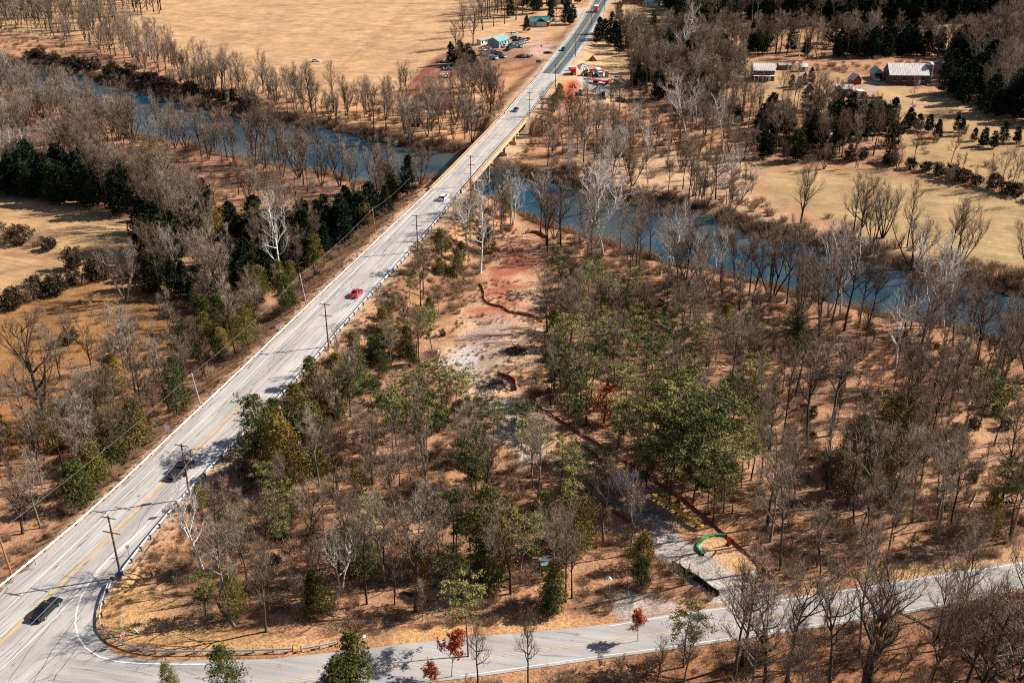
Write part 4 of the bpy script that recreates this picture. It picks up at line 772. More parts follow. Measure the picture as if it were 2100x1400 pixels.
zone([(-600, 700), (-60, 860), (-60, 1180), (-600, 1200)], 8, dict(bare=.6, cedar=.2, sap=.2), 'beyond the left edge', .7, 1.2)
zone([(90, 650), (250, 640), (380, 660), (300, 760), (90, 800)], 9, dict(sap=.6, spread=.4), 'scattered over the orange clearing', .45, .7)
for px, py, s, l in ((12, 478, 1.3, 0), (38, 484, 1.5, 0), (72, 494, 1.2, 0), (100, 502, 1.0, 0), (148, 536, 1.5, 0), (110, 585, 1.5, 0), (70, 575, .8, 0), (25, 612, 1.6, 0), (60, 605, 1.3, 0), (165, 572, 1.2, 0), (208, 555, 1.7, 0), (190, 562, 1.2, 0), (140, 690, 1.0, 0), (90, 680, 1.0, 0), (310, 578, 1.5, 0)):
    at_crown(px, py, 'scrub' if px % 3 else 'bush', s * (1.0 if px % 3 else 1.4), None, 'bushes along the fence rows of the left fields')
for px, py, s in ((1755, 468, 1.4), (1700, 440, 1.2), (1730, 500, 1.5), (1650, 480, 1.2), (1180, 345, 1.4), (1325, 395, 1.5), (1400, 418, 1.3)): at_crown(px, py, 'bush', s, None, 'bushes on the far bank of the right river bend')

LM = [(20, 385, 'the left end of the dark belt'), (110, 395, 'the dark belt above the left field'), (200, 410, 'the middle of the dark belt'), (370, 520, 'the dark wood right of the left field'), (480, 500, 'the shaded hollow above the big white tree'), (640, 500, 'the thicket above the slim pole'), (2050, 180, 'the dark wood at the upper right edge'), (1700, 40, 'the dark wood above the farm'), (1500, 40, 'the dark wood above the farmhouse'), (1950, 30, 'the dark wood at the top right'), (1320, 130, 'the wood beside the yard'), (249, 1187, 'the utility pole at the road corner'), (257, 1300, 'the stop sign'), (391, 1020, 'the utility pole by the pickup'), (674, 714, 'the utility pole below the red car'), (857, 519, 'the utility pole above the red car'), (966, 388, 'the near bridge end'), (1085, 246, 'the far bridge end'), (415, 1165, 'the dead white forked tree'), (462, 1230, 'the bare pole in the lower wood'), (578, 590, 'the big white tree'), (413, 835, 'the pale leaning pole'), (628, 622, 'the pale pole behind the guardrail'), (770, 478, 'the slim pole before the bridge'), (108, 900, 'the huge spreading tree'), (26, 1183, 'the orange-brown leaning pole'), (260, 620, 'the orange clearing'), (70, 494, 'the bushes of the left field'), (290, 455, 'the right corner of the left field'), (1020, 630, 'the winding orange fence'), (965, 745, 'the pale gravel patch'), (1055, 785, 'the short bent orange fence'), (1095, 822, 'the orange fence loop'), (1283, 985, 'the blue tarp heap'), (1390, 1050, 'the yellow beam'), (1460, 1097, 'the green filter tube'), (1541, 1185, 'the white bulk bag'), (1425, 1190, 'the black trench-shadow strip'), (1320, 1240, 'the gravel lot by the side road'), (1123, 1172, 'the blue-grey shelter'), (1240, 830, 'the rust red tree'), (978, 880, 'the lone tall pine'), (1550, 770, 'the bright green pines'), (1850, 900, 'the broad olive cedars'), (1405, 870, 'the big pine mass'), (1920, 670, 'the white leaning riverside tree'), (2090, 690, 'the river at the right edge'), (1890, 1010, 'the tan clearing on the right'), (2060, 1110, 'the side road at the right edge'), (1700, 1180, 'the side road verge on the right'), (1700, 1400, 'the forked tree below the side road'), (1960, 1340, 'the long pale fallen trunk'), (1500, 1380, 'the bottom edge below the gravel entrance'), (1083, 1400, 'the bottom edge right of centre'), (1810, 488, 'the fan-shaped tree'), (1642, 458, 'the wide tree by the right bend'), (1342, 400, 'the heap of uprooted stumps'), (1218, 440, 'the white tree above the river bank'), (1410, 290, 'the tallest white tree'), (1205, 160, 'the construction yard'), (1107, 52, 'the bright teal roof'), (1024, 92, 'the long teal workshop'), (915, 145, 'the scrap heaps'), (647, 127, 'the white car in the field'), (440, 175, 'the round-crowned field-edge tree'), (340, 300, 'the leaning stems on the near bank'), (560, 345, 'the arching stems over the river'), (968, 292, 'the thick tree cluster by the bridge'), (1559, 160, 'the farmhouse'), (1740, 190, 'the red sheds'), (1855, 165, 'the long barn'), (2050, 285, 'the upper right hedge'), (1960, 370, 'the lower right hedge'), (42, 338, 'the thin white snag'), (100, 60, 'the top left corner'), (830, 385, 'the evergreens left of the bridge'), (700, 1215, 'the pale broken tree'), (880, 1060, 'the middle of the lower wood'), (1300, 580, 'the near bank of the right bend'), (1600, 620, 'the right bend below the far bank'), (1650, 1010, 'the middle of the right wood'), (1760, 1060, 'the dark hollow in the right wood'), (800, 900, 'the grey crowns below the roadside pines')]
ORD = ['nearest', 'second nearest', 'third nearest', 'fourth nearest', 'fifth nearest', 'sixth nearest', 'seventh nearest', 'eighth nearest', 'ninth nearest', 'tenth nearest', 'eleventh nearest', 'twelfth nearest', 'thirteenth nearest', 'fourteenth nearest', 'fifteenth nearest', 'sixteenth nearest']
def single_out(recs):
    cell = {}
    for r in recs:
        px, py, _ = topx(r['x'], r['y'], r['z']); j = min(range(len(LM)), key=lambda k: (LM[k][0] - px) ** 2 + ((LM[k][1] - py) * 1.4) ** 2); dx, dy = px - LM[j][0], (py - LM[j][1]) * 1.3
        side_ = ('right of' if dx > 0 else 'left of') if abs(dx) > abs(dy) else ('in front of' if dy > 0 else 'behind')
        cell.setdefault((LAB[r['k']], j, side_), []).append((math.hypot(dx, dy), r))
    for (lab, j, side_), L in cell.items():
        L.sort(key=lambda t: t[0])
        for n, (_, r) in enumerate(L):
            r['lab'] = (lab + ' ' + side_ + ' ' + LM[j][2]) if len(L) == 1 else (ORD[n] + ' ' + lab + ' ' + side_ + ' ' + LM[j][2] if n < len(ORD) else 'farther ' + lab + ' ' + side_ + ' ' + LM[j][2])
# ---- individuals: the 300 largest of each family; the rest is one wood ----
def screen(r):
    px, py, d = topx(r['x'], r['y'], r['z']); H = dict(syc=18, dark=11, pine=12, cedar=8, bush=2, scrub=3, sap=7, rust=7, leafy=7).get(r['k'], 14) * r['s']
    top = py - H * F * .9 / d; lim = H * F * .9 / d
    vis = (-60 < px < 2160) and top < 1390 and py > 5
    return lim if vis else lim * .001
BUSHY = 1
LAB = dict(bare='bare grey-brown tree', spread='spreading bare tree', multi='bare tree with several stems', sap='thin bare sapling', pine='green pine', cedar='olive green cedar', dark='dark evergreen', syc='pale barked bare tree', rust='rust leaved tree', leafy='small dry-leaved tree', bush='bush', scrub='low dark bush')
fam = {}
for r in REC: fam.setdefault(FAM.get(r['k'], r['k']), []).append(r)
STUFF = []
IND = []
for f, L in fam.items():
    L.sort(key=lambda r: (r['label'] is None, -screen(r)))
    cap = 298 if f == 'bare' else 200
    STUFF += L[cap:]
    for r in L[:cap]: (STUFF if r['label'] is None and screen(r) < 6 else IND).append(r)
single_out([r for r in IND if not r['label']])
for r in IND:
    k = r['k']; protos = T[k]; pi = rng.randrange(len(protos)); p = protos[pi]
    o = p if (k, pi) not in PROTO_USED else copy_tree(p); PROTO_USED.add((k, pi))
    o.location = (r['x'], r['y'], r['z']); o.rotation_euler = (rng.gauss(0, .06), rng.gauss(0, .06), r['rz']); s = r['s']; w = s * rng.uniform(.85, 1.15); o.scale = (w, w, s)
    if r['label']: tag(o, r['label'], CATN[k], r['group'])
    else:
        g = r['group']; tag(o, r['lab'], CATN[k], g if not g.startswith(('in ', 'on ', 'at ', 'along ', 'behind ', 'between ', 'standing ', 'scattered ', 'dotted ', 'below ', 'beyond ')) else CATN[k] + 's ' + g)
for k, L in T.items():
    for i, p in enumerate(L):
        if (k, i) not in PROTO_USED:
            for ch in list(p.children): bpy.data.objects.remove(ch)
            bpy.data.objects.remove(p); T[k][i] = None
    T[k] = [p for p in L if p]
def scatter(name, label, cat, protos, items, kind='stuff'):
    """items: (proto index, x, y, z, scale, rotation) drawn from the plants already standing in the scene"""
    me = bpy.data.meshes.new(name); n = len(items); a = np.array(items, float)
    me.vertices.add(n); me.vertices.foreach_set('co', a[:, 1:4].ravel())
    for nm, c, ty in (('pick', 0, 'INT'), ('size', 4, 'FLOAT'), ('turn', 5, 'FLOAT')):
        at = me.attributes.new(nm, ty, 'POINT'); at.data.foreach_set('value', a[:, c].astype(np.int32 if ty == 'INT' else np.float32))
    o = bpy.data.objects.new(name, me); COL.objects.link(o); tag(o, label, cat, kind=kind)
    ng = bpy.data.node_groups.new(name, 'GeometryNodeTree'); N = ng.nodes
    ng.interface.new_socket('Geometry', in_out='INPUT', socket_type='NodeSocketGeometry'); ng.interface.new_socket('Geometry', in_out='OUTPUT', socket_type='NodeSocketGeometry')
    gi = N.new('NodeGroupInput'); go = N.new('NodeGroupOutput'); jn = N.new('GeometryNodeJoinGeometry')
    srcs = []
    for p in protos:
        j = N.new('GeometryNodeJoinGeometry')
        for ch in p.children:
            oi = N.new('GeometryNodeObjectInfo'); oi.transform_space = 'ORIGINAL'; oi.inputs[0].default_value = ch; ng.links.new(oi.outputs['Geometry'], j.inputs[0])
        g = N.new('GeometryNodeGeometryToInstance'); ng.links.new(j.outputs[0], g.inputs[0]); srcs.append(g)
    for g in reversed(srcs): ng.links.new(g.outputs[0], jn.inputs[0])
    iop = N.new('GeometryNodeInstanceOnPoints'); ng.links.new(gi.outputs[0], iop.inputs['Points']); ng.links.new(jn.outputs[0], iop.inputs['Instance']); iop.inputs['Pick Instance'].default_value = True
    def attr(nm, ty):
        q = N.new('GeometryNodeInputNamedAttribute'); q.data_type = ty; q.inputs['Name'].default_value = nm; return q.outputs[0]
    ng.links.new(attr('pick', 'INT'), iop.inputs['Instance Index']); ng.links.new(attr('size', 'FLOAT'), iop.inputs['Scale'])
    cx = N.new('ShaderNodeCombineXYZ'); ng.links.new(attr('turn', 'FLOAT'), cx.inputs[2]); ng.links.new(cx.outputs[0], iop.inputs['Rotation'])
    ng.links.new(iop.outputs[0], go.inputs[0]); md = o.modifiers.new('scatter', 'NODES'); md.node_group = ng; return o
flat = []; idx = {}
for k in T:
    for p in T[k]: idx.setdefault(k, []).append(len(flat)); flat.append(p)
items = [(rng.choice(idx[r['k']]), r['x'], r['y'], r['z'], r['s'], r['rz']) for r in STUFF if r['k'] in idx]
scatter('woodland', 'bare and evergreen trees massed through the river woods beyond the nearer trees', 'woodland', flat, items)
# undergrowth: brush through the woods
WD = [gpoly([(310, 1160), (450, 990), (640, 790), (870, 520), (960, 400), (1060, 450), (1333, 540), (1800, 664), (2300, 760), (2300, 1120), (2000, 1150), (1590, 1215), (1240, 1265), (560, 1312), (400, 1285)]), gpoly([(-100, 1230), (120, 1095), (570, 670), (880, 372), (780, 430), (300, 480), (400, 600), (150, 800), (-100, 900)])]
UG = []
def under(poly, sp, s0, s1, hw=8.2, river=.3, sr=.8):
    L = gpoly(poly); lo = L.min(0); hi = L.max(0); n = int((hi[0] - lo[0]) * (hi[1] - lo[1]) / sp ** 2)
    P = np.column_stack([np.random.RandomState(n).uniform(lo[0], hi[0], n), np.random.RandomState(n + 1).uniform(lo[1], hi[1], n)])
    P = P[inside(P, L)]; P = P[fbm(P[:, 0] + 9, P[:, 1], 9, 3) > .42]; 
    if not len(P): return
    P = P[clear_of(P, hw=hw, river=river, sr=sr)]; px, py, _ = topx(P[:, 0], P[:, 1], 0); P = P[(px > -150) & (px < 2250) & (py > -20) & (py < 1480)]; Z = HGT(P)
    for (x, y), z in zip(P, Z): UG.append((rng.choice(idx['bush']), x, y, z, rng.uniform(s0, s1), rng.uniform(0, 6.28)))
WOODS = [(310, 1160), (450, 990), (640, 790), (870, 520), (960, 400), (1060, 450), (1333, 540), (1800, 664), (2300, 760), (2300, 1120), (2000, 1150), (1590, 1215), (1240, 1265), (560, 1312), (400, 1285)]
under(WOODS, 1.7, .3, .9); under([(-100, 1230), (120, 1095), (570, 670), (880, 372), (780, 400), (300, 470), (310, 600), (150, 800), (-100, 960)], 1.7, .35, .95)
under([(900, 1400), (1490, 1325), (2100, 1212), (2300, 1180), (2400, 1500), (900, 1500)], 1.7, .3, .85)
under([(-100, 100), (360, 195), (700, 255), (880, 290), (960, 280), (1060, 190), (1000, 170), (760, 215), (420, 165), (-100, 20)], 5, .5, 1.1); under([(-100, 190), (270, 280), (700, 380), (640, 440), (-100, 400)], 4.5, .5, 1.1)
under([(1040, 330), (1130, 200), (1500, 130), (1560, 400), (1640, 480), (1380, 430), (1110, 360)], 3.6, .5, 1.1); under([(1380, 405), (1640, 470), (2150, 565), (2150, 605), (1640, 505), (1440, 442)], 2.4, .6, 1.4, river=-.5)
under([(1520, 90), (2300, 90), (2300, 300), (1900, 230), (1540, 120)], 7, .6, 1.2); under([(1500, 215), (1830, 255), (2200, 310), (2200, 420), (1900, 345), (1560, 330)], 6, .6, 1.2); under([(60, 600), (420, 600), (380, 760), (60, 860)], 4.5, .3, .8)
def banks(sp, w0, w1, s0, s1):
    L = resample(np.vstack([RIV1, RIV1[:1]]), sp); L = L + np.random.RandomState(8).randn(*L.shape) * 1.0; n = len(L)
    for k in range(3):
        q = L + np.random.RandomState(k).uniform(-w1, w1, L.shape); dd = sdf(q, RIV1); q = q[(dd > w0) & (dd < w1)]; px, py, _ = topx(q[:, 0], q[:, 1], WZ); q = q[(px > -100) & (px < 2200) & (py > 0)]; hd, _ = seg_dist(q, hwc); q = q[hd > 7]
        for (x, y), z in zip(q, HGT(q)): UG.append((rng.choice(idx['bush']), x, y, z, rng.uniform(s0, s1), rng.uniform(0, 6.28)))
banks(1.0, -.6, 5.5, .6, 1.6)
q_ = np.random.RandomState(31); L_ = gpoly(AREAS[20][0]); P_ = q_.uniform(L_.min(0), L_.max(0), (2600, 2)); P_ = P_[inside(P_, L_) & (fbm(P_[:, 0], P_[:, 1], 7, 3) > .5)]
for (x, y), z in zip(P_, HGT(P_)): UG.append((rng.choice(idx['bush']), x, y, z, rng.uniform(.12, .4), rng.uniform(0, 6.28)))
for (x, y, s_) in [(x, y, s_) for x, y, s_ in zip(q_.uniform(-260, 330, 1500), q_.uniform(120, 520, 1500), q_.uniform(.25, .7, 1500))]:
    P_ = np.array([[x, y]])
    if fbm(x, y, 15, 2) > .52 and any(inside(P_, w)[0] for w in WD) and clear_of(P_)[0]: UG.append((rng.choice(idx['scrub']), x, y, zat(x, y), s_, rng.uniform(0, 6.28)))
q_ = np.random.RandomState(77)
for L_, o0_, o1_, n_ in ((hwc, 7.2, 12, 2600), (hwc, -7.2, -12.5, 3400)):
    s_ = q_.randint(0, len(L_) - 1, n_); o_ = q_.uniform(0, 1, n_) * (o1_ - o0_) + o0_; P_ = offset(L_, 0)[s_] + q_.uniform(-2, 2, (n_, 2)); t_ = np.gradient(L_, axis=0); t_ /= np.linalg.norm(t_, axis=1)[:, None]; P_ = P_ + np.stack([t_[s_, 1], -t_[s_, 0]], 1) * o_[:, None]
    P_ = P_[(seg_dist(P_, hwc)[0] > 7.1) & (sdf(P_, SR_POLY) > .8) & (P_[:, 1] < 430) & (sdf(P_, RIV1) > 0)]; P_ = P_[~inside(P_, wpoly([(-200, 1400), (40, 1330), (215, 1165), (222, 1200), (206, 1240), (203, 1285), (213, 1308), (300, 1350), (420, 1420), (0, 1600)]))]
    for (x, y), z in zip(P_, HGT(P_)): UG.append((rng.choice(idx['bush']), x, y, z, rng.uniform(.14, .38), rng.uniform(0, 6.28)))
scatter('undergrowth', 'dry brush and brambles covering the woodland floor', 'undergrowth', flat, UG)
# ---------------- poles and wires ----------------
hdir = lambda px, py: (lambda i: math.atan2(*(hwc[min(i + 1, len(hwc) - 1)] - hwc[max(i - 1, 0)])[::-1]))(int(np.argmin(np.linalg.norm(hwc - wpoly([(px, py)])[0], axis=1))))
POLES = [(249, 1187, 11.6, 'utility pole at the road corner by the curved guardrail'), (391, 1026, 11.2, 'utility pole with two crossarms beside the pickup truck'), (674, 714, 10.8, 'utility pole just below the red car'), (857, 519, 10.8, 'utility pole between the red car and the white car'),
         (966, 388, 10.4, 'utility pole at the near end of the bridge'), (1085, 246, 10.4, 'utility pole at the far end of the bridge'), (1139, 181, 10.4, 'utility pole where the pale road turns dark'), (1180, 118, 10, 'utility pole opposite the dark car on the far highway'), (1213, 52, 10, 'utility pole behind the far evergreens by the highway'), (1239, 25, 10, 'farthest utility pole, beside the red truck')]
TOPS = []
a0 = un(0, 1317); ad = hdir(60, 1260)
PP = [(-60 - 0, 1420)]
for i, (px, py, h, lab) in enumerate(POLES):
    x, y = un(px, py, -.4 if i not in (4, 5) else -4.0); x, y = float(x), float(y); z = min(zat(x, y), -.1); t = -.2 if True else 0
    if i in (4, 5):
        x, y = un(px, py, -1.0); x, y = float(x), float(y); z = zat(x, y)
    top = h - .4; g = thing('utility_pole', lab, 'utility pole', (x, y, z), hdir(px, py), 'utility poles along the right side of the highway')
    MB().tube([(0, 0, -.5), (0, 0, top - z)], [.19, .12], 8).build('pole', M['pole'], g)
    for zz, L in ((top - .35, 2.5), (top - 3.0, 3.0)):
        c = MB().box((0, 0, zz - z), (.13, L, .14)).build('crossarm', M['pole'], g)
        mb = MB()
        for s in (-.48, -.2, .48): mb.cyl((0, L * s, zz - z + .07), .06, .18, 6)
        mb.build('insulators', M['white_paint'], c)
    if i in (1,):
        MB().cyl((.0, .45, 4.4 - z), .28, .9, 12).build('transformer', mat('grey_green_steel', (.12, .22, .22), .5), g)
    TOPS.append((x, y, top, hdir(px, py)))
def catenary(a, b, sag, n=14):
    a, b = Vector(a), Vector(b); return [a.lerp(b, k / n) - Vector((0, 0, sag * 4 * (k / n) * (1 - k / n))) for k in range(n + 1)]
prev = (TOPS[0][0] - 42 * math.cos(ad), TOPS[0][1] - 42 * math.sin(ad), TOPS[0][2], TOPS[0][3])
T2 = [prev] + TOPS
for zz, sides, nm in ((-.1, (-1.2, -.5, 1.2), 'upper crossarms'), (-2.75, (-1.4, -.6, 1.4), 'lower crossarms')):
    for s, w in zip(sides, ('road-side', 'middle', 'wood-side')):
        mb = MB()
        for p, q in zip(T2[:-1], T2[1:]):
            A = (p[0] - math.sin(p[3]) * -s, p[1] + math.cos(p[3]) * -s, p[2] + zz); B = (q[0] - math.sin(q[3]) * -s, q[1] + math.cos(q[3]) * -s, q[2] + zz)
            mb.tube(catenary(A, B, .7), .022, 3, cap=False)
        tag(mb.build('power_line', M['wire']), w + ' power line strung on the ' + nm, 'power line')
LP = [(-60, 1260, 8), (26, 1183, 8.6, 'orange-brown leaning pole left of the highway corner'), (413, 835, 7.6, 'pale bare pole leaning beside the left guardrail, midway'), (628, 622, 7.6, 'pale bare pole beside the left guardrail behind a cedar'), (770, 478, 7.4, 'slim pole near the roadside sign before the bridge')]
lt = []
for i, q in enumerate(LP):
    px, py, h = q[:3]; v = ground(px, py, -.5); lx = -.9 if i in (2, 3) else -.45
    tp = Vector((v.x + lx, v.y, v.z + h)); lt.append(tp)
    if i:
        g = thing('telephone_pole', q[3], 'pole', v, 0, 'poles left of the highway'); MB().tube([(0, 0, -.5), (lx, 0, h)], [.17, .12], 8).build('pole', M['polew'] if i in (2, 3) else mat('orange_brown_pole', (.38, .16, .07), var=.2), g)
        MB().tube([(lx * .95, 0, h * .95 - .2), (lx * .98, 0, h * .95)], [.16, .16], 8).build('cable_clamp', M['steel'], g)
mb = MB()
for a, b in zip(lt[:-1], lt[1:]): mb.tube(catenary(a - Vector((0, 0, .3)), b - Vector((0, 0, .3)), .8), .018, 3, cap=False)
e = Vector((*wpoly([(850, 395)])[0], 6.0)); mb.tube(catenary(lt[-1] - Vector((0, 0, .3)), e, .8), .018, 3, cap=False)
tag(mb.build('telephone_cable', M['wire']), 'single telephone cable running above the trees left of the highway', 'cable')
for px, py, h, lab in ((462, 1230, 8, 'bare wooden pole inside the lower wood behind the dead white tree'), (1370, 320, 0, '')):
    if h:
        v = ground(px, py); g = thing('wooden_pole', lab, 'pole', v); MB().tube([(0, 0, -.3), (-.2, 0, h)], [.14, .1], 8).build('pole', M['polew'], g); MB().box((-.2, 0, h - 1.5), (.1, .6, .12)).build('crossarm', M['pole'], g)
# ---------------- signs ----------------
def text(parent, s, size, loc, rot, m, name='lettering'):
    c = bpy.data.curves.new(name, 'FONT'); c.body = s; c.size = size; c.align_x = 'CENTER'; c.align_y = 'CENTER'; c.extrude = .004
    o = bpy.data.objects.new(name, c); COL.objects.link(o); c.materials.append(m); bpy.context.view_layer.update(); me = bpy.data.meshes.new_from_object(o.evaluated_get(bpy.context.evaluated_depsgraph_get())); bpy.data.objects.remove(o); o = bpy.data.objects.new(name, me); COL.objects.link(o); o.parent = parent; o.location = loc; o.rotation_euler = rot; return o
m_red = mat('sign_red', (.55, .02, .02), .4); m_sg = mat('sign_green', (.01, .28, .20), .4); m_blue = mat('sign_blue', (.02, .07, .42), .4); m_gb = mat('sign_back_aluminium', (.42, .42, .5), .4, .5)
def sign(px, py, lab, w, h, z, face, rz, cat='road sign', back=None, posts=1, name='road_sign', z0=-.2):
    v = ground(px, py, z0); g = thing(name, lab, cat, v, rz)
    for s in ((0,) if posts == 1 else (-w * .35, w * .35)): MB().tube([(s, .05, -.3), (s, .05, z + h * .4)], .04, 6).build('post', M['post'], g)
    MB().box((0, 0, z), (w, .03, h)).build('face', face, g); MB().box((0, .025, z), (w, .02, h)).build('back', back or m_gb, g); return g
v = ground(257, 1326, -.2); sg = thing('stop_sign', 'red stop sign on a thin post inside the curved guardrail', 'stop sign', v, R(58))
MB().tube([(0, .06, -.3), (0, .06, 3.0)], .035, 6).build('post', M['pole'], sg)
mb = MB(); vs = [(.42 * math.cos(R(22.5 + 45 * k)), .0, 2.25 + .42 * math.sin(R(22.5 + 45 * k))) for k in range(8)]; mb.add(vs + [(x, .02, z) for x, _, z in vs], [tuple(range(8)), tuple(range(8, 16))[::-1]] + [(i + 8, (i + 1) % 8 + 8, (i + 1) % 8, i) for i in range(8)]); fc = mb.build('face', M['white_paint'], sg)
mb = MB(); vs = [(.38 * math.cos(R(22.5 + 45 * k)), -.006, 2.25 + .38 * math.sin(R(22.5 + 45 * k))) for k in range(8)]; mb.add(vs, [tuple(range(8))]); mb.build('red_octagon', m_red, fc)
text(sg, 'STOP', .3, (0, -.012, 2.25), (math.pi / 2, 0, 0), M['white_paint'])
MB().box((0, .06, 3.05), (1.0, .03, .2)).build('street_name_plate', m_sg, sg)
v = ground(281, 1298, -.2); tag(MB().box((0, 0, .35), (1.1, .08, .28), R(-30), tilt=R(25)).build('white_marker_board', M['white_paint']), 'small white board lying in the grass beside the stop sign', 'board').location = v
sign(353, 1057, 'small sign seen edge-on behind the right guardrail near the corner pole', .75, .9, 2.3, m_gb, R(70))
sign(247, 1187, 'round blue plate at the foot of the corner utility pole', .8, .7, .9, m_blue, R(20), back=m_blue)
sign(345, 896, 'grey-backed sign on the left guardrail near the pickup truck', .75, 1.1, 1.9, m_gb, R(25)); sign(571, 686, 'grey-backed sign on the left guardrail opposite the pole below the red car', .9, 1.1, 1.9, m_gb, R(25)); sign(786, 486, 'grey-backed sign on the left guardrail before the bridge', .9, 1.1, 1.9, m_gb, R(25))
sign(265, 1140, 'small sign board behind the right guardrail above the corner', .5, .6, 1.8, m_gb, R(30)); sign(73, 1158, 'small white marker beside the left guardrail', .25, .5, 1.0, M['white_paint'], 0)
g = sign(1104, 141, 'green road sign on two posts left of the far highway', 2.4, 1.4, 3.4, m_sg, R(-8), back=m_sg, posts=2, z0=-1.5)
for i in (0, 1): sign(1110 + 6 * i, 100 + 14 * i, ('dark blue' if i == 0 else 'red-brown') + ' small sign by the driveway loop', .9, .8, 1.4, m_blue if i == 0 else M['dirtd'], 0, back=m_blue if i == 0 else M['dirtd'], z0=-.5)

# ---------------- vehicles ----------------
def car(lab, loc, rz, col, L=4.7, W_=1.85, H=1.45, kind='sedan', group=None, name='car', detail=True, metal=.3, cat='car'):
    g = thing(name, lab, cat, loc, rz, group); pm = mat('car_paint', col, .3, metal, coat=.6) if not isinstance(col, bpy.types.Material) else col
    x = lambda f: (f - .5) * L
    hood, belt = .62 * H, .64 * H
    if kind == 'sedan': roof = [(.16, belt), (.30, H * .97), (.42, H), (.56, H * .98), (.72, belt)]; top = [(0, .5 * H), (.02, .66 * H), (.14, .67 * H), (.74, .64 * H), (.97, .52 * H), (1, .4 * H)]
    elif kind == 'suv': roof = [(.03, belt), (.08, H * .97), (.3, H), (.58, H * .98), (.73, belt)]; top = [(0, .45 * H), (.01, .64 * H), (.05, .66 * H), (.74, .65 * H), (.96, .55 * H), (1, .4 * H)]
    else: roof = [(.42, belt * .96), (.45, H * .98), (.5, H), (.64, H * .98), (.74, belt * .96)]; top = [(0, .4 * H), (.005, .62 * H), (.42, .63 * H), (.75, .62 * H), (.97, .55 * H), (1, .38 * H)]
    prof = [(x(0), .24), (x(.0), .4 * H)] + [(x(a), b) for a, b in top] + [(x(1), .26)]
    mb = MB()
    ks = [(-1, .90), (-.86, 1), (.86, 1), (1, .90)]; n = len(prof); vs = []
    for s, k in ks: vs += [(px_ * (1 if k == 1 else .985), s * W_ / 2, .24 + (pz - .24) * (k if k == 1 else .93)) for px_, pz in prof]
    fs = [tuple(range(n)), tuple(range(3 * n, 4 * n))[::-1]]
    for j in range(3):
        for i in range(n): fs.append((j * n + i, (j + 1) * n + i, (j + 1) * n + (i + 1) % n, j * n + (i + 1) % n))
    mb.add(vs, fs); mb.build('body', pm, g, bevel=.04 if detail else 0)
    # cabin: glass band, painted roof
    m = len(roof); vs = []
    for s in (-1, 1): vs += [(x(a), s * (W_ / 2 - .06 - (.17 if b > belt * 1.1 else 0)), b) for a, b in roof]
    mb = MB().add(vs, [tuple(range(m)), tuple(range(m, 2 * m))[::-1]] + [(i, i + m, (i + 1) % m + m, (i + 1) % m) for i in range(m)]); cb = mb.build('windows', M['glass'], g)
    mb = MB(); yy = W_ / 2 - .21; rf = roof[1:-1]; vs = []
    for s in (-1, 1): vs += [(x(a) + (.05 if i == 0 else -.05 if i == len(rf) - 1 else 0), s * yy, b + .015) for i, (a, b) in enumerate(rf)]
    for s in (-1, 1): vs += [(x(a) + (.05 if i == 0 else -.05 if i == len(rf) - 1 else 0), s * yy, b + .045) for i, (a, b) in enumerate(rf)]
    q = len(rf); fs = [(i + 2 * q, i + 1 + 2 * q, i + 1 + 3 * q, i + 3 * q) for i in range(q - 1)] + [(i, i + 1, i + 1 + 2 * q, i + 2 * q)[::-1] for i in range(q - 1)] + [(i + q, i + 1 + q, i + 1 + 3 * q, i + 3 * q) for i in range(q - 1)]
    mb.add(vs, fs)
    for s in (-1, 1):
        for a, b in ((roof[0], roof[1]), (roof[-1], roof[-2])):
            mb.tube([(x(a[0]), s * (W_ / 2 - .06), a[1]), (x(b[0]), s * (W_ / 2 - .22), b[1] + .02)], .045, 4)
        mb.tube([(x(.44), s * (W_ / 2 - .05), belt), (x(.44), s * (W_ / 2 - .2), H)], .04, 4)
    mb.build('roof', pm, g)
    if kind == 'pickup': MB().box((x(.21), 0, .64 * H), (L * .38, W_ - .2, .05)).build('bed_cover', M['black'], g)
    for a in (.19, .81):
        for s in (-1, 1):
            w = MB().tube([(x(a), s * (W_ / 2 - .2), .33), (x(a), s * (W_ / 2 + .01), .33)], .33, 14).build('wheel', M['tyre'], g)
            if detail: MB().tube([(x(a), s * (W_ / 2), .33), (x(a), s * (W_ / 2 + .025), .33)], .2, 10).build('rim', M['rim'], w)
    if detail:
        for s in (-1, 1):
            MB().box((x(.985), s * (W_ / 2 - .3), .47 * H), (.12, .36, .14)).build('headlight', M['lamp'], g); MB().box((x(.012), s * (W_ / 2 - .24), .56 * H), (.12, .3, .16)).build('taillight', M['tail'], g)
            MB().box((x(.70), s * (W_ / 2 + .08), belt + .05), (.14, .2, .14)).build('mirror', pm, g)
    return g
def on_road(px, py, z=.02):
    x, y = un(px, py, .4); return (float(x), float(y), z), hdir(px, py)
for px, py, lab, col, kw in ((96, 1249, 'dark green-black sedan driving past the junction at the bottom left', (.012, .022, .026), dict(L=4.9)), (372, 964, 'black pickup truck with a covered bed beside the two-armed pole', (.012, .012, .022), dict(L=5.7, W_=1.98, H=1.85, kind='pickup', name='pickup_truck', cat='pickup truck')),
                            (731, 602, 'bright red car in the right lane midway up the highway', (.52, .012, .04), dict(L=4.6)), (910, 406, 'white car with dark windows just before the bridge', (.82, .82, .84), dict(L=4.7, kind='suv', H=1.6, metal=0)), (1058, 226, 'dark blue car at the far end of the bridge', (.03, .06, .12), dict(L=4.5)),
                            (1155, 102, 'dark teal car on the dark far stretch of the highway', (.01, .05, .06), dict(L=4.6, kind='suv', H=1.6))):
    loc, rz = on_road(px, py); car(lab, loc, rz + (math.pi if px in (1058, 1155) else 0), col, **kw)
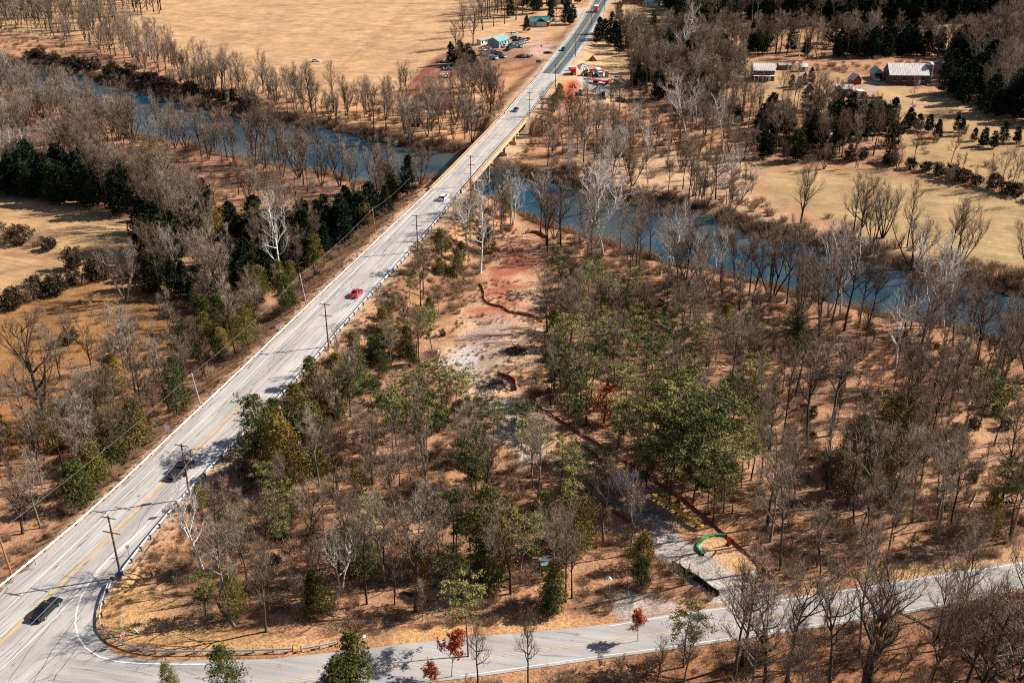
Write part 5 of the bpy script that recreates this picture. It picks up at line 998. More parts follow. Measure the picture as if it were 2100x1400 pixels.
def box_truck(lab, loc, rz, cab, box_, L=8, H=3.3, name='truck', top=None, cat='truck', Wd=2.5):
    g = thing(name, lab, cat, loc, rz); c = MB().box((L * .36, 0, 1.45), (L * .24, Wd * .9, 1.9), taper=.92).build('cab', cab, g, bevel=.08)
    MB().box((L * .455, 0, 1.9), (.3, Wd * .78, .7)).build('windscreen', M['glass'], g); b = MB().box((-L * .13, 0, .9 + (H - .9) / 2), (L * .72, Wd, H - .9)).build('cargo_box', box_, g)
    if top: MB().box((-L * .13, 0, H + .03), (L * .72, Wd, .1)).build('box_roof', top, g)
    MB().box((0, 0, .75), (L * .96, .9, .25)).build('chassis', M['black'], g)
    for a in (-.38, -.2, .36):
        for s in (-1, 1): MB().tube([(L * a, s * (Wd / 2 - .35), .5), (L * a, s * Wd / 2, .5)], .5, 12).build('wheel', M['tyre'], g)
    return g
m_tr = mat('truck_red', (.50, .02, .03), .4)
loc, rz = on_road(1222, 24); box_truck('red box truck with a white roof on the farthest stretch of the highway', loc, rz + math.pi, m_tr, m_tr, 9, 3.8, top=M['white_paint'])
def gnd(px, py, z0=-.5): return ground(px, py, z0)
m_rust = mat('rusty_paint', (.30, .09, .05), .7, var=.3)
# construction yard
g = box_truck('red dump truck parked beside the white gravel pile', gnd(1176, 152), R(84), m_tr, m_tr, 6.5, 2.8, name='dump_truck', cat='dump truck')
g = box_truck('white box truck in the middle of the construction yard', gnd(1228, 156), R(-80), M['white_paint'], mat('grey_white_box', (.60, .62, .64), var=.05), 7.5, 3.2)
def heap(name, lab, cat, v, r, h, m, seed=1, sx=1):
    rnd = np.random.RandomState(seed); mb = MB(); nr, na = 9, 26; vs = [(0, 0, h)]
    for i in range(1, nr + 1):
        f = i / nr
        for j in range(na):
            a = 2 * math.pi * j / na; k = 1 + .16 * math.sin(3 * a + seed) + .10 * math.sin(7 * a + seed * 2) + rnd.randn() * .035
            vs.append((math.cos(a) * r * f * k * sx, math.sin(a) * r * f * k, h * (1 - f ** 1.15) * (1 + rnd.randn() * .08) - .05 * (i == nr) * 4))
    fs = [(0, 1 + j, 1 + (j + 1) % na) for j in range(na)]
    for i in range(nr - 1):
        for j in range(na): a = 1 + i * na + j; b = 1 + i * na + (j + 1) % na; fs.append((a, a + na, b + na, b))
    o = mb.add(vs, fs).build(name, m); o.location = v; tag(o, lab, cat); return o
heap('gravel_pile', 'white gravel pile beside the far highway behind the red dump truck', 'gravel pile', gnd(1195, 141), 3.9, 2.6, M['gravelp'], 1, 1.25)
heap('gravel_pile', 'grey cone-shaped gravel pile below the red flatbed trailer', 'gravel pile', gnd(1229, 188), 4.0, 2.6, M['gravelg'], 2)
heap('dirt_pile', 'round dark red dirt pile at the top of the construction yard', 'dirt pile', gnd(1215, 124), 2.1, 2.2, M['dirtd'], 3)
heap('dirt_pile', 'orange-red dirt heap left of the gravel floor of the yard', 'dirt pile', gnd(1176, 178), 3.0, 1.4, M['dirt'], 4, .7); heap('dirt_pile', 'long low orange dirt heap in front of the dark tractor', 'dirt pile', gnd(1212, 197), 2.0, 1.0, M['dirt'], 5, 2.8)
heap('dirt_pile', 'orange dirt heap at the lower left of the yard under the cedar', 'dirt pile', gnd(1172, 202), 2.8, 1.1, M['dirt'], 6, .8); heap('dirt_pile', 'tan soil heap behind the white truck', 'dirt pile', gnd(1235, 142), 2.6, 1.0, M['dirt'], 7, 1.4)
heap('dirt_pile', 'pale sandy heap at the right end of the yard', 'dirt pile', gnd(1262, 193), 3.0, 1.1, mat('pale_sand', (.52, .38, .24), var=.2), 8, 1.3)
def digger(lab, v, rz, m, name='excavator', s=1.0, arm=True, cat='excavator'):
    g = thing(name, lab, cat, v, rz)
    for q in (-1, 1): MB().box((0, q * 1.0 * s, .4 * s), (3.4 * s, .5 * s, .8 * s), taper=.9).build('track', M['black'], g)
    MB().box((-.4 * s, 0, 1.35 * s), (2.6 * s, 2.1 * s, 1.0 * s)).build('body', m, g, bevel=.06); cbn = MB().box((.6 * s, .5 * s, 2.1 * s), (1.2 * s, .9 * s, 1.4 * s), taper=.85).build('cab', M['glass'], g); MB().box((.6 * s, .5 * s, 2.83 * s), (1.1 * s, .85 * s, .08 * s)).build('cab_roof', m, cbn)
    if arm:
        b = MB().tube([(.9 * s, -.3 * s, 1.4 * s), (2.6 * s, -.3 * s, 3.4 * s), (4.2 * s, -.3 * s, 3.0 * s)], [.28 * s, .25 * s, .2 * s], 4).build('boom', m, g); MB().tube([(4.1 * s, -.3 * s, 3.1 * s), (4.6 * s, -.3 * s, 1.0 * s)], [.18 * s, .14 * s], 4).build('stick', m, b); MB().box((4.5 * s, -.3 * s, .7 * s), (.8 * s, .9 * s, .7 * s), taper=.6).build('bucket', M['black'], b)
    return g
my = mat('machine_yellow', (.62, .34, .04), .5)
digger('yellow excavator with raised boom beside the white truck', gnd(1206, 155), R(120), my); digger('small dull yellow loader left of the excavator', gnd(1197, 155), R(-110), mat('dull_yellow', (.40, .33, .16), .6), 'loader', .9, False, 'loader')
digger('dark excavator between the yellow excavator and the white truck', gnd(1212, 157), R(60), M['post'], 'excavator', .8); digger('dark blue tractor on the lower dirt of the yard', gnd(1233, 203), R(-60), mat('dark_blue_machine', (.015, .05, .09), .4), 'tractor', 1.1, False, 'tractor'); digger('dark small digger by the orange dirt at the left of the yard', gnd(1188, 197), R(30), mat('navy_machine', (.03, .035, .09), .4), 'excavator', .9)
for px, py, lab, col, kd, rz in ((1265, 163, 'white pickup at the right edge of the yard', (.7, .7, .72), 'pickup', 200), (1264, 171, 'dark car parked in front of the white pickup', (.03, .04, .04), 'suv', 100), (1272, 207, 'small grey car low at the right of the yard', (.2, .22, .23), 'sedan', 10)):
    car(lab, gnd(px, py), R(rz), col, kind=kd, H=1.6, detail=False)
g = thing('flatbed_trailer', 'red flatbed trailer behind the grey gravel cone', 'trailer', gnd(1232, 172), R(-28)); MB().box((0, 0, 1.1), (9, 2.3, .35)).build('bed', m_tr, g); MB().box((4, 0, 1.6), (.15, 2.3, 1.0)).build('headboard', m_tr, g)
for a in (-3, -1.8, 3):
    for s in (-.9, .9): MB().tube([(a, s - .15, .45), (a, s + .15, .45)], .45, 10).build('wheel', M['tyre'], g)
g = thing('portable_toilet', 'green portable toilet with a white roof beside the white truck', 'portable toilet', gnd(1244, 158)); MB().box((0, 0, 1.3), (1.5, 1.5, 2.5)).build('cabin', mat('dull_green_plastic', (.12, .26, .12)), g); MB().box((0, 0, 2.65), (1.6, 1.6, .25), taper=.8).build('roof', M['white_paint'], g); MB().box((0, -.76, 1.2), (.9, .04, 2.0)).build('door', mat('door_grey', (.3, .36, .32)), g)
g = thing('barrel', 'blue-green barrel at the left edge of the yard', 'barrel', gnd(1169, 145)); MB().cyl((0, 0, 0), .7, 1.7, 12).build('drum', mat('teal_plastic', (.10, .34, .38)), g); MB().cyl((0, 0, 1.7), .72, .08, 12).build('lid', M['white_paint'], g)
def stack(px, py, lab, m, n, L_, w_, h_, rz):
    g = thing('material_stack', lab, 'material stack', gnd(px, py), R(rz)); rn = random.Random(px)
    for z_ in range(n):
        for q in range(4 - z_ if n > 1 else 1): MB().box((rn.uniform(-.15, .15), (q - 1.5 + z_ * .5) * w_, h_ * (z_ + .5)), (L_ * rn.uniform(.9, 1.05), w_ * .9, h_ * .95)).build('length', m, g)
stack(1216, 146, 'red and white lengths stacked behind the yellow excavator', m_tr, 3, 3.5, .35, .3, 10); stack(1232, 147, 'pale timbers stacked behind the white truck', mat('pale_timber', (.55, .42, .28)), 3, 3, .35, .3, -20); stack(1247, 168, 'orange pipes stacked right of the gravel floor', mat('orange_pipe', (.5, .14, .04)), 3, 3.5, .3, .28, 30)
stack(1205, 163, 'short brown planks in front of the yellow excavator', M['log'], 2, 3, .5, .3, 5); stack(1250, 182, 'grey concrete blocks right of the gravel cone', M['gravelp'], 2, 2.4, .7, .6, -15); stack(1198, 186, 'rusty steel lengths on the gravel floor of the yard', m_rust, 2, 6, .3, .25, 50)
# ---------------- buildings ----------------
teal = mat('teal_metal_roof', (.055, .20, .22), .5, var=.15); teal2 = mat('pale_teal_roof', (.20, .38, .36), .5, var=.2, scale=.6); wallw = mat('white_siding', (.60, .58, .55), var=.08); wallr = mat('barn_red_boards', (.24, .03, .045), var=.2); metal = mat('sheet_metal_roof', (.74, .68, .64), .5, 0, var=.22, scale=.5); wdark = mat('dark_siding', (.10, .07, .07), var=.3); wbrick = mat('red_brick', (.26, .10, .08), var=.2)
def house(name, lab, cat, v, rz, L, Wd, H, rh, wall, roof, wins=3, doors=1, ribs=None, eave=.35, group=None):
    g = thing(name, lab, cat, v, rz, group); MB().box((0, 0, H / 2 - .3), (L, Wd, H + .6)).build('wall', wall, g)
    for s in (-1, 1): MB().add([(s * L / 2, -Wd / 2, H), (s * L / 2, Wd / 2, H), (s * L / 2, 0, H + rh)], [(0, 1, 2)]).build('gable', wall, g)
    e = eave; sl_ = rh / (Wd / 2); prof = [(-Wd / 2 - e, H - e * sl_), (0, H + rh), (Wd / 2 + e, H - e * sl_), (Wd / 2 + e, H - e * sl_ + .18), (0, H + rh + .2), (-Wd / 2 - e, H - e * sl_ + .18)]
    rf = MB().prism(prof, -L / 2 - e, L / 2 + e).build('roof', roof, g)
    if ribs:
        mb = MB()
        for k in range(int(L / ribs)):
            xx = -L / 2 + (k + .5) * ribs
            for s in (-1, 1): mb.tube([(xx, s * (Wd / 2 + e), H - e * sl_ + .2), (xx, 0, H + rh + .22)], .05, 3)
        mb.build('roof_seams', roof, rf)
    for s in (-1, 1):
        for k in range(wins):
            xx = (k + .5) / wins * L - L / 2; w = MB().box((xx, s * (Wd / 2 + .02), H * .58), (1.0, .06, 1.3)).build('window', M['glass'], g); MB().box((xx, s * (Wd / 2 + .03), H * .58 - .72), (1.2, .12, .1)).build('sill', M['white_paint'], w)
    for k in range(doors): MB().box((L * .28 - k * 2, -Wd / 2 - .03, 1.05), (1.0, .07, 2.1)).build('door', M['white_paint'], g)
    return g
house('house', 'house with a bright teal roof and a red-and-white porch beside the driveway', 'house', gnd(1107, 52), R(8), 11, 8, 2.8, 2.2, wallw, teal)
hs = [o for o in S.objects if o.name == 'house'][0]
prof = [(-3, 2.7), (0, 4.5), (3, 2.7), (3, 2.88), (0, 4.72), (-3, 2.88)]; rf = MB().prism(prof, -1, 6.2).build('porch_roof', teal, hs); rf.rotation_euler = (0, 0, -math.pi / 2); MB().box((0, -5.0, 1.3), (5.4, .25, 2.7)).build('porch_wall', wallw, hs)
for s in (-2.6, 2.6): MB().box((s, -6.0, 1.3), (.25, .25, 2.7)).build('porch_post', M['white_paint'], hs)
MB().box((4.2, -4.7, 1.3), (.9, 1.2, 2.6)).build('red_porch_box', m_tr, hs); MB().box((4.2, -4.7, 2.75), (1.6, 1.8, .2)).build('awning', M['white_paint'], hs)
house('workshop', 'long workshop with a pale teal roof beside the junk cars', 'workshop', gnd(1022, 94), R(62), 11.5, 7, 3.2, 1.8, mat('blue_grey_siding', (.22, .28, .34), var=.1), teal2, 4)
house('shed', 'narrow pale-roofed shed running behind the teal workshop', 'shed', gnd(1000, 88), R(55), 16, 2.6, 2.3, .5, wallw, mat('grey_roofing', (.28, .30, .30), var=.3), 5)
house('house', 'dark roofed house among evergreens at the top beside the highway', 'house', gnd(1148, 6), R(15), 14, 9, 3, 2.4, wallw, mat('blue_grey_shingle', (.10, .16, .22), var=.2)); house('house', 'brick house with a dark roof at the top edge right of the highway', 'house', gnd(1303, 8), R(-6), 18, 9, 3.2, 2.2, wbrick, mat('dark_brown_shingle', (.07, .045, .045), var=.2), 5)
house('house', 'small blue-roofed house right of the brick house at the top edge', 'house', gnd(1338, 12), R(-20), 9, 7, 2.8, 2, wallw, mat('slate_blue_roofing', (.10, .18, .24), var=.2), 2)
house('farmhouse', 'farmhouse with a white metal roof and dark shaded porch', 'farmhouse', gnd(1563, 163), R(-4), 9.6, 6.5, 4.8, 2.4, wdark, metal, 5, ribs=.9); fh = [o for o in S.objects if o.name == 'farmhouse'][0]
MB().box((0, -4.4, 2.6), (9.6, 2.4, .15)).build('porch_roof', metal, fh)
for k in range(6): MB().box((-4.5 + k * 1.8, -5.4, 1.2), (.2, .2, 2.6)).build('porch_post', M['white_paint'], fh)
house('barn', 'long barn with a ribbed metal roof beside the silo', 'barn', gnd(1855, 168, 0), R(-3), 17, 11, 4.2, 4.0, wdark, metal, 4, ribs=1.1)
g = thing('silo', 'domed silo at the right end of the long barn', 'silo', gnd(1901, 170, 0)); MB().cyl((0, 0, -.5), 1.7, 8.5, 20).build('shaft', mat('silo_concrete', (.14, .15, .17), var=.2), g); mb = MB(); mb.tube([(0, 0, 8), (0, 0, 8.6), (0, 0, 9.1), (0, 0, 9.4)], [1.75, 1.55, 1.0, .2], 20); mb.build('dome', M['steel'], g, smooth=True)
house('open_shed', 'open-fronted gabled shed left of the long barn', 'shed', gnd(1797, 160, 0), R(86), 7, 4.4, 3.0, 1.6, mat('grey_boards', (.30, .27, .28), var=.2), teal2, 1, 0); os_ = [o for o in S.objects if o.name == 'open_shed'][0]; MB().box((-3.56, 0, 1.4), (.08, 3.4, 2.6)).build('doorway', M['black'], os_)
car('pale truck parked at the mouth of the open shed', gnd(1797, 165, 0), R(-90), (.5, .52, .56), kind='pickup', H=1.8, detail=False)
house('red_shed', 'red shed with a steep pale roof in the middle of the farmyard', 'shed', gnd(1752, 172, 0), R(100), 4.6, 4, 2.4, 2.0, wallr, metal, 1); house('red_barn', 'dark red shed with a tall shaded wall left of the white trailer', 'shed', gnd(1729, 195, 0), R(-6), 6.8, 4.6, 3.2, 1.4, wallr, metal, 2)
house('small_shed', 'tiny grey shed behind the farm lawn', 'shed', gnd(1646, 146, 0), R(5), 3.4, 3, 2.4, 1, mat('grey_blue_boards', (.26, .26, .32), var=.2), metal, 1); house('garage', 'low grey-roofed garage right of the farmhouse', 'garage', gnd(1607, 142, 0), R(3), 5.6, 4, 2.2, .6, wdark, mat('grey_metal_roof', (.30, .29, .29), var=.2), 1)
g = thing('trailer', 'white box trailer at the foot of the farmyard', 'trailer', gnd(1762, 199, 0), 0); MB().box((0, 0, 1.7), (2.6, 4, 2.3)).build('box', wallw, g); MB().box((0, 0, 2.9), (2.7, 4.1, .12)).build('box_roof', M['white_paint'], g)
for s in (-1.1, 1.1): MB().tube([(s - .12, 0, .4), (s + .12, 0, .4)], .4, 10).build('wheel', M['tyre'], g)
g = thing('feed_bunk', 'long low red feed trough beside the white trailer', 'feed trough', gnd(1772, 204, 0), R(-1)); MB().box((0, 0, .5), (11, 1.0, .9)).build('trough', wallr, g); MB().box((0, 0, 1.03), (10.6, .7, .2)).build('feed', M['dirtd'], g)
car('white car parked far out in the big tan field', gnd(647, 127), R(8), (.75, .75, .77), kind='sedan', detail=False, metal=0)
# junk cars
jr = random.Random(4); JC = [(.5, .5, .52), (.04, .09, .12), (.12, .2, .25), (.3, .06, .06), (.02, .03, .05), (.35, .42, .45), (.10, .14, .2), (.65, .66, .68)]; JM = [mat('junk_paint', c, .45, .2, var=.2) for c in JC]
spots = [(1034, 96, 0), (1041, 92, 0), (1049, 95, 4), (1046, 100, 1), (1056, 98, 2), (1062, 93, 7), (1059, 86, 4), (1068, 97, 5), (1071, 89, 0), (1066, 82, 1), (1052, 80, 6), (1041, 103, 4), (1076, 84, 3), (1080, 88, 7), (1083, 83, 3), (1000, 103, 0), (1008, 106, 5), (1014, 109, 4), (992, 104, 7), (990, 112, 2), (1000, 114, 5), (1022, 112, 4), (1006, 122, 1), (1014, 121, 5), (1030, 118, 6), (1056, 71, 7), (997, 134, 6), (943, 142, 6), (1035, 88, 6)]
JN = ['pale grey', 'dark blue', 'slate blue', 'rusty red', 'blue-black', 'light blue-grey', 'navy', 'white']; jseen = {}
def junk_label(px, py, c, kd):
    l = JN[c] + ' junked ' + dict(sedan='car', suv='wagon', pickup='pickup')[kd] + (' in front of' if px < 1024 else ' right of') + ' the long teal-roofed workshop'; jseen[l] = jseen.get(l, 0) + 1
    return l if jseen[l] == 1 else ('second ', 'third ', 'fourth ')[jseen[l] - 2] + l
for i, (px, py, c) in enumerate(spots):
    kd = ('sedan', 'suv', 'pickup')[i % 3]; lab = {26: 'wrecked dark car alone on the red dirt loop', 27: 'wrecked blue-grey car beside the scrap heap', 25: 'white car alone behind the junk car rows'}.get(i)
    car(lab or junk_label(px, py, c, kd), gnd(px, py), jr.uniform(0, 6.28), JM[c], kind=kd, H=1.5, detail=False, group=None if lab else 'junked vehicles in the crowded lot', name='junk_car')
def scrap(lab, px, py, r, cols, n, seed):
    rnd = random.Random(seed); r *= .58; n = int(n * .8); g = thing('scrap_heap', lab, 'scrap heap', gnd(px, py)); ms = [mat('scrap_metal', c, .5, .3) for c in cols]; mbs = [MB() for _ in ms]
    for k in range(n):
        a = rnd.uniform(0, 6.28); q = r * rnd.random() ** .6; z = (1 - q / r) * r * .35; i = rnd.randrange(len(ms)); mbs[i].box((math.cos(a) * q * 1.5, math.sin(a) * q, z + .3), (rnd.uniform(.4, 2.2), rnd.uniform(.2, 1.2), rnd.uniform(.1, .8)), rnd.uniform(0, 3), tilt=rnd.uniform(-.7, .7))
    for mb, m in zip(mbs, ms): mb.build('metal_pieces', m, g)
scrap('heap of dark blue scrap metal on the red dirt', 917, 143, 3.6, [(.05, .06, .12), (.3, .33, .42), (.02, .02, .04)], 70, 1); scrap('heap of pale cream scrap below the blue scrap heap', 913, 158, 3.8, [(.55, .42, .34), (.6, .55, .5), (.2, .1, .08)], 60, 2)
scrap('heap of teal scrap at the corner of the dark bushes', 911, 128, 4.0, [(.06, .22, .26), (.35, .45, .48), (.02, .04, .06)], 70, 3); scrap('heap of dark grey rubble right of the scrap lot', 1075, 117, 4.5, [(.08, .08, .1), (.2, .17, .17), (.3, .25, .23)], 80, 4)
scrap('pieces of pale scrap behind the dark bushes', 962, 92, 2.5, [(.6, .5, .42), (.2, .2, .25)], 26, 5); scrap('low heap of black tyres and metal below the driveway loop', 1125, 110, 2.2, [(.04, .05, .05), (.1, .1, .12)], 40, 6)
for px, py, s in ((944, 108, 1.2), (925, 112, 1.0), (960, 112, 1.0), (970, 122, .85), (935, 118, .9), (952, 120, .9)): pass
# ---------------- things along the cleared track ----------------
def soft_fence(pts, lab, h=.8, w=.35, m=None, name='silt_fence', cat='silt fence', posts=True, step=1.6, group=None):
    a = gpoly(pts); L = smooth_line(a, step, 1); g = thing(name, lab, cat, (float(L[0][0]), float(L[0][1]), 0), 0, group); o0 = L[0]; Z = HGT(L); mb = MB(); n = len(L); rnd = random.Random(len(L)); pr = [(-w / 2, -.1), (w / 2, -.1), (w / 2, h * .8), (0, h), (-w / 2, h * .8)]
    t = np.gradient(L, axis=0); t /= np.linalg.norm(t, axis=1)[:, None]
    for i in range(n):
        nn = np.array([t[i][1], -t[i][0]]); j = rnd.uniform(-.08, .08); hs_ = rnd.uniform(.82, 1.1)
        for a_, z in pr: mb.v.append((L[i][0] - o0[0] + nn[0] * (a_ + j), L[i][1] - o0[1] + nn[1] * (a_ + j), Z[i] + z * (hs_ if z > 0 else 1)))
    for i in range(n - 1):
        for j in range(5): a_ = i * 5 + j; b = i * 5 + (j + 1) % 5; mb.f.append((a_, b, b + 5, a_ + 5))
    mb.build('fabric', m or M['fence'], g)
    if posts:
        for i in range(0, n, 2): MB().box((L[i][0] - o0[0], L[i][1] - o0[1], Z[i] + h * .6), (.07, .07, h * 1.3)).build('stake', M['pole'], g)
    return g
soft_fence([(982, 582), (993, 598), (992, 618), (1010, 626), (1030, 628), (1045, 640), (1075, 645), (1100, 650), (1112, 660)], 'orange-red silt fence winding across the head of the cleared track', .55, .2)
soft_fence([(1085, 822), (1130, 850), (1180, 885), (1260, 935), (1330, 978), (1420, 1038), (1490, 1097), (1560, 1158), (1587, 1188)], 'long dark red silt fence running diagonally beside the excavated track', .5, .1)
soft_fence([(1020, 766), (1040, 772), (1055, 780), (1058, 800)], 'short bent orange fence piece on the bare ground of the track', .9, .3); soft_fence([(1085, 815), (1098, 818), (1100, 828), (1090, 832)], 'tangled loop of orange fencing at the wood edge', .8, .3)
soft_fence([(1232, 1032), (1262, 1052), (1292, 1072)], 'short red fence piece left of the excavated trench', .7, .2); soft_fence([(1180, 905), (1215, 930), (1245, 955)], 'brown inner silt fence parallel to the long red one', .5, .2, M['dirtd'])
soft_fence([(1378, 1157), (1405, 1174), (1440, 1200), (1472, 1224)], 'black fabric fence edging the gravel entrance', 1.0, .5, M['black']); soft_fence([(1078, 478), (1095, 475), (1110, 480), (1120, 488)], 'dark red bundled fence at the top of the red dirt track', .9, .6, M['dirtd'])  # first call: raised black strip in place of a trench's shadow
soft_fence([(1488, 1097), (1470, 1096), (1455, 1098), (1440, 1105), (1431, 1116), (1430, 1124), (1434, 1130), (1442, 1138)], 'green mesh filter tube curved beside the gravel entrance', .45, .4, M['green'], 'filter_tube', 'filter tube', False, .6)
p0, p1 = gnd(1339, 1022, -1.6), gnd(1441, 1086, -1.6); p0.z = max(zat(*(p0.lerp(p1, k / 8)).xy) for k in range(9)) + .25; d = p1 - p0; g = thing('steel_beam', 'long yellow beam lying between the trench and the red silt fence', 'beam', p0, math.atan2(d.y, d.x)); Lb = d.length
MB().box((Lb / 2, .25, .55), (Lb, .10, .4)).build('flange', M['yellow'], g); MB().box((Lb / 2, -.25, .55), (Lb, .10, .4)).build('flange', M['yellow'], g); MB().box((Lb / 2, 0, .55), (Lb, .42, .38)).build('web', M['yellow'], g)
for k in range(5): MB().box((Lb * (k + .5) / 5, 0, .15), (.25, .9, .3)).build('timber_block', M['pole'], g)
heap('stone_heap', 'pale blue-white stone heap in the middle of the excavation', 'stone heap', gnd(1281, 985, -1.8), 2.4, 1.9, mat('bluish_stone', (.26, .38, .56), var=.3, scale=3), 11)
v = gnd(1281, 993, -1.8); mb = MB(); rnd = random.Random(3)
for i in range(7):
    for j in range(6): mb.v.append((-1.1 + i * .37, -.6 + j * .22, .15 + j * .14 + rnd.uniform(-.08, .08)))
for i in range(6):
    for j in range(5): a = i * 6 + j; mb.f.append((a, a + 6, a + 7, a + 1))
o = mb.build('tarp', mat('blue_tarp', (.04, .24, .55), .5)); o.location = v; sm = o.modifiers.new('thick', 'SOLIDIFY'); sm.thickness = .06; tag(o, 'blue tarp draped on the front of the pale stone heap', 'tarp')
g = thing('bulk_bag', 'white bulk bag standing right of the gravel entrance', 'bulk bag', gnd(1541, 1185, -.5), R(20)); MB().box((0, 0, .6), (1.2, 1.2, 1.2), taper=.85).build('bag', M['white_paint'], g, bevel=.25)
for s in ((-.4, -.4), (.4, -.4), (.4, .4), (-.4, .4)): MB().tube([(s[0], s[1], 1.1), (s[0] * .6, s[1] * .6, 1.45)], .05, 4).build('strap', M['white_paint'], g)
mt = mat('orange_red_plastic', (.60, .06, .03), .5)
for i, (px, py, lab) in enumerate(((1384, 1154, 'first orange post marker at the top of the black trench-shadow strip'), (1394, 1158, 'second orange post marker along the black trench-shadow strip'), (1413, 1168, 'third orange post marker along the black trench-shadow strip'), (1431, 1183, 'lowest orange post marker along the black trench-shadow strip'))):
    g = thing('post_marker', lab, 'marker', gnd(px, py, -.3)); MB().cyl((0, 0, 0), .28, .1, 10).build('foot', M['black'], g); MB().cyl((0, 0, .1), .11, 1.0, 8, .06).build('post', mt, g)
for px, py, lab in ((1391, 1030, 'tall red barrier roll standing by the red silt fence'), (1493, 1116, 'red standing board at the end of the green tube')):
    g = thing('red_barrier', lab, 'barrier', gnd(px, py, -1)); MB().box((0, 0, .8), (.5, .18, 1.6)).build('panel', mt, g); MB().box((0, 0, .05), (.8, .5, .1)).build('foot', M['black'], g)
v = gnd(1123, 1172, -2); g = thing('lean_to_shelter', 'small blue-grey sheet-roofed shelter hidden in the lower wood', 'shelter', v, R(10)); mr = mat('blue_grey_sheet', (.18, .25, .30), .5, var=.3); MB().box((0, 0, 1.9), (2.5, 1.8, .1), tilt=R(8)).build('roof', mr, g)
for sx in (-1.1, 1.1):
    for sy in (-.7, .7): MB().box((sx, sy, .9), (.1, .1, 1.9)).build('post', M['pole'], g)
for px, py, sc, lab in ((1248, 1185, .7, 'pale plastic tub lying in the leaves of the lower wood'), (1441, 1072, .6, 'dark tyre-sized bundle at the end of the yellow beam'), (803, 1285, .7, 'blue-grey rubbish at the dark wood edge above the side road'), (745, 1306, .6, 'small pale rubbish bag on the verge above the side road'), (897, 720, .7, 'white and black bundle on the bare slope left of the pink brush')):
    o = heap('rubbish_bundle', lab, 'rubbish', gnd(px, py, -1.5), .8 * sc, .6 * sc, M['white_paint'] if 'pale' in lab or 'white' in lab else mr if 'blue' in lab else M['post'], int(px))
# fallen logs and brush piles
def log(a, b, r, lab, m='log', grp=None):
    p, q = gnd(*a), gnd(*b); mid_ = (p + q) / 2; up = Vector((0, 0, r)); mb = MB(); mb.tube([p + up, mid_ + up + Vector((.2, .1, .2)), q + up], [r, r * .8, r * .45], 7); g = thing('fallen_log', lab, 'log', (0, 0, 0), 0, grp); mb.build('trunk', M[m], g)
    d = (q - p).normalized(); rnd = random.Random(int(a[0])); tw = MB()
    for k in range(5):
        t = .45 + k * .11; s = p.lerp(q, t) + up; tw.tube([s, s + d * 1.0 + rv(rnd, .6) + Vector((0, 0, .5))], [r * .35, .02], 4)
    tw.build('branch_stubs', M[m], g)
for a, b, r, lab in (((2050, 1402), (1915, 1290), .2, 'long pale fallen trunk at the lower right'), ((1910, 1288), (1840, 1255), .14, 'thin pale fallen trunk in line above the long one'), ((483, 1288), (430, 1215), .2, 'grey fallen trunk in the brush behind the curved guardrail'), ((900, 1010), (830, 1062), .13, 'pale fallen log in the lower wood left of centre'), ((1180, 1248), (1300, 1222), .16, 'brown fallen log left of the gravel lot'), ((1060, 640), (1110, 652), .2, 'log lying beside the orange fence'), ((1870, 1130), (1985, 1140), .13, 'pale fallen trunk above the side road at the right'), ((1600, 545), (1700, 560), .2, 'grey log at the edge of the right river bend'), ((1505, 742), (1560, 715), .14, 'pale broken limb below the bright green pines')): log(a, b, r, lab)
lr = random.Random(12); lseen = {}
def log_place(px, py, pale):
    j = min(range(len(LM)), key=lambda k: (LM[k][0] - px) ** 2 + ((LM[k][1] - py) * 1.4) ** 2); dx, dy = px - LM[j][0], (py - LM[j][1]) * 1.3
    s = (('right of' if dx > 0 else 'left of') if abs(dx) > abs(dy) else ('in front of' if dy > 0 else 'behind')) + ' ' + LM[j][2]; lseen[(s, pale)] = lseen.get((s, pale), 0) + 1
    return s if lseen[(s, pale)] == 1 else s + ', ' + ('beyond another one', 'the third there', 'the fourth there')[lseen[(s, pale)] - 2]
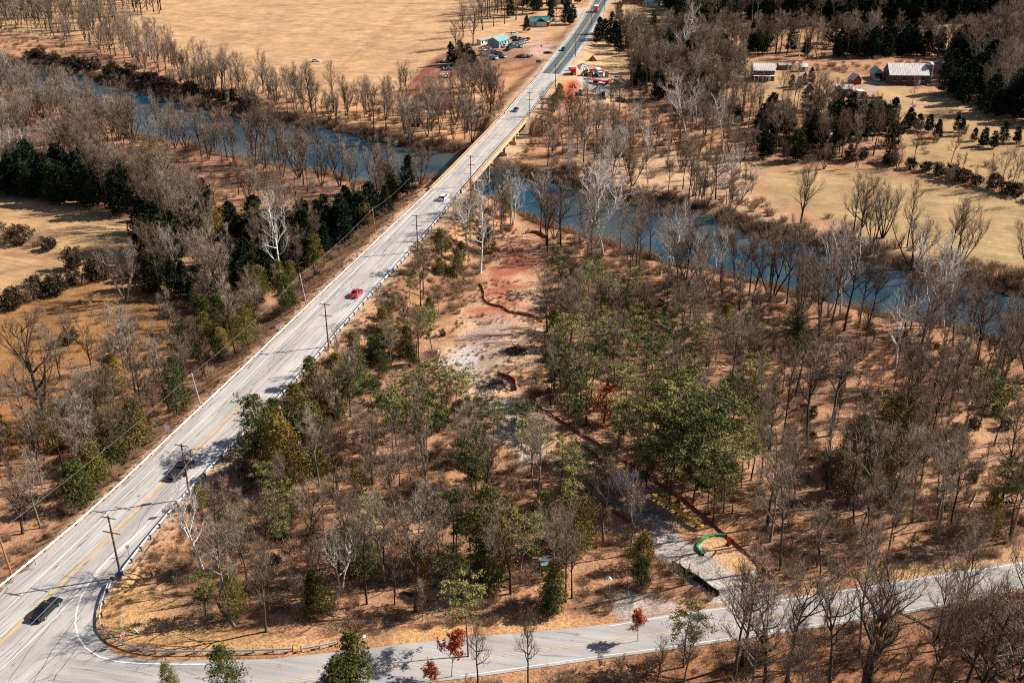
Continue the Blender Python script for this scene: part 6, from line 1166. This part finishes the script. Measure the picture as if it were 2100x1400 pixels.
for x0, x1, y0, y1, n, wh in ((620, 1180, 1060, 1270, 22, 'the leaves of the lower wood'), (1500, 2080, 900, 1130, 16, 'the floor of the right wood'), (1160, 1700, 560, 760, 12, 'the flat by the near river bank'), (1250, 2080, 1290, 1390, 10, 'the orange leaves below the side road'), (60, 500, 700, 1000, 8, 'the wood left of the highway')):
    for k in range(n):
        px, py = lr.uniform(x0, x1), lr.uniform(y0, y1); a_ = lr.uniform(-.6, .9) if lr.random() < .7 else lr.uniform(0, 3.1); l_ = lr.uniform(30, 75)
        v_ = gnd(px, py)
        if not clear_of(np.array([[v_.x, v_.y]]), hw=12, sr=5)[0]: continue
        pale = lr.random() < .6; log((px, py), (px + l_ * math.cos(a_), py - l_ * math.sin(a_) * .6), lr.uniform(.08, .19), ('pale' if pale else 'dark') + ' fallen trunk lying ' + log_place(px, py, pale), 'log' if pale else 'bark', ('pale' if pale else 'dark') + ' fallen trunks on ' + wh)
def brush_pile(px, py, r, lab, seed):
    rnd = random.Random(seed); v = gnd(px, py, -4); g = thing('brush_pile', lab, 'brush pile', v); mb = MB()
    for k in range(90):
        a = rnd.uniform(0, 6.28); q = r * rnd.random() ** .6; p = Vector((math.cos(a) * q, math.sin(a) * q, rnd.uniform(0, .9) * (1 - q / r) * r * .5 + .1)); d = Vector((rnd.gauss(0, 1), rnd.gauss(0, 1), rnd.gauss(.1, .35))).normalized(); mb.tube([p, p + d * rnd.uniform(1, 2.8)], [rnd.uniform(.05, .16), .02], 4)
    mb.build('branches', M['log'] if seed % 2 else M['bark'], g)
for k, q in enumerate(((1342, 400, 3.4, 'grey heap of uprooted stumps on the flat across the river'), (1760, 500, 4, 'dark brush pile under the fan-shaped bare tree'), (1165, 345, 3, 'driftwood pile by the river right of the bridge'), (1255, 1022, 2.4, 'dark brush pile beside the excavated trench'), (1060, 720, 2.2, 'brush pile in shade at the right edge of the track'), (1555, 505, 3, 'dark brush pile on the far bank of the right bend'), (1020, 790, 1.8, 'small stick pile beside the bent fence piece'))): brush_pile(*q, 20 + k)
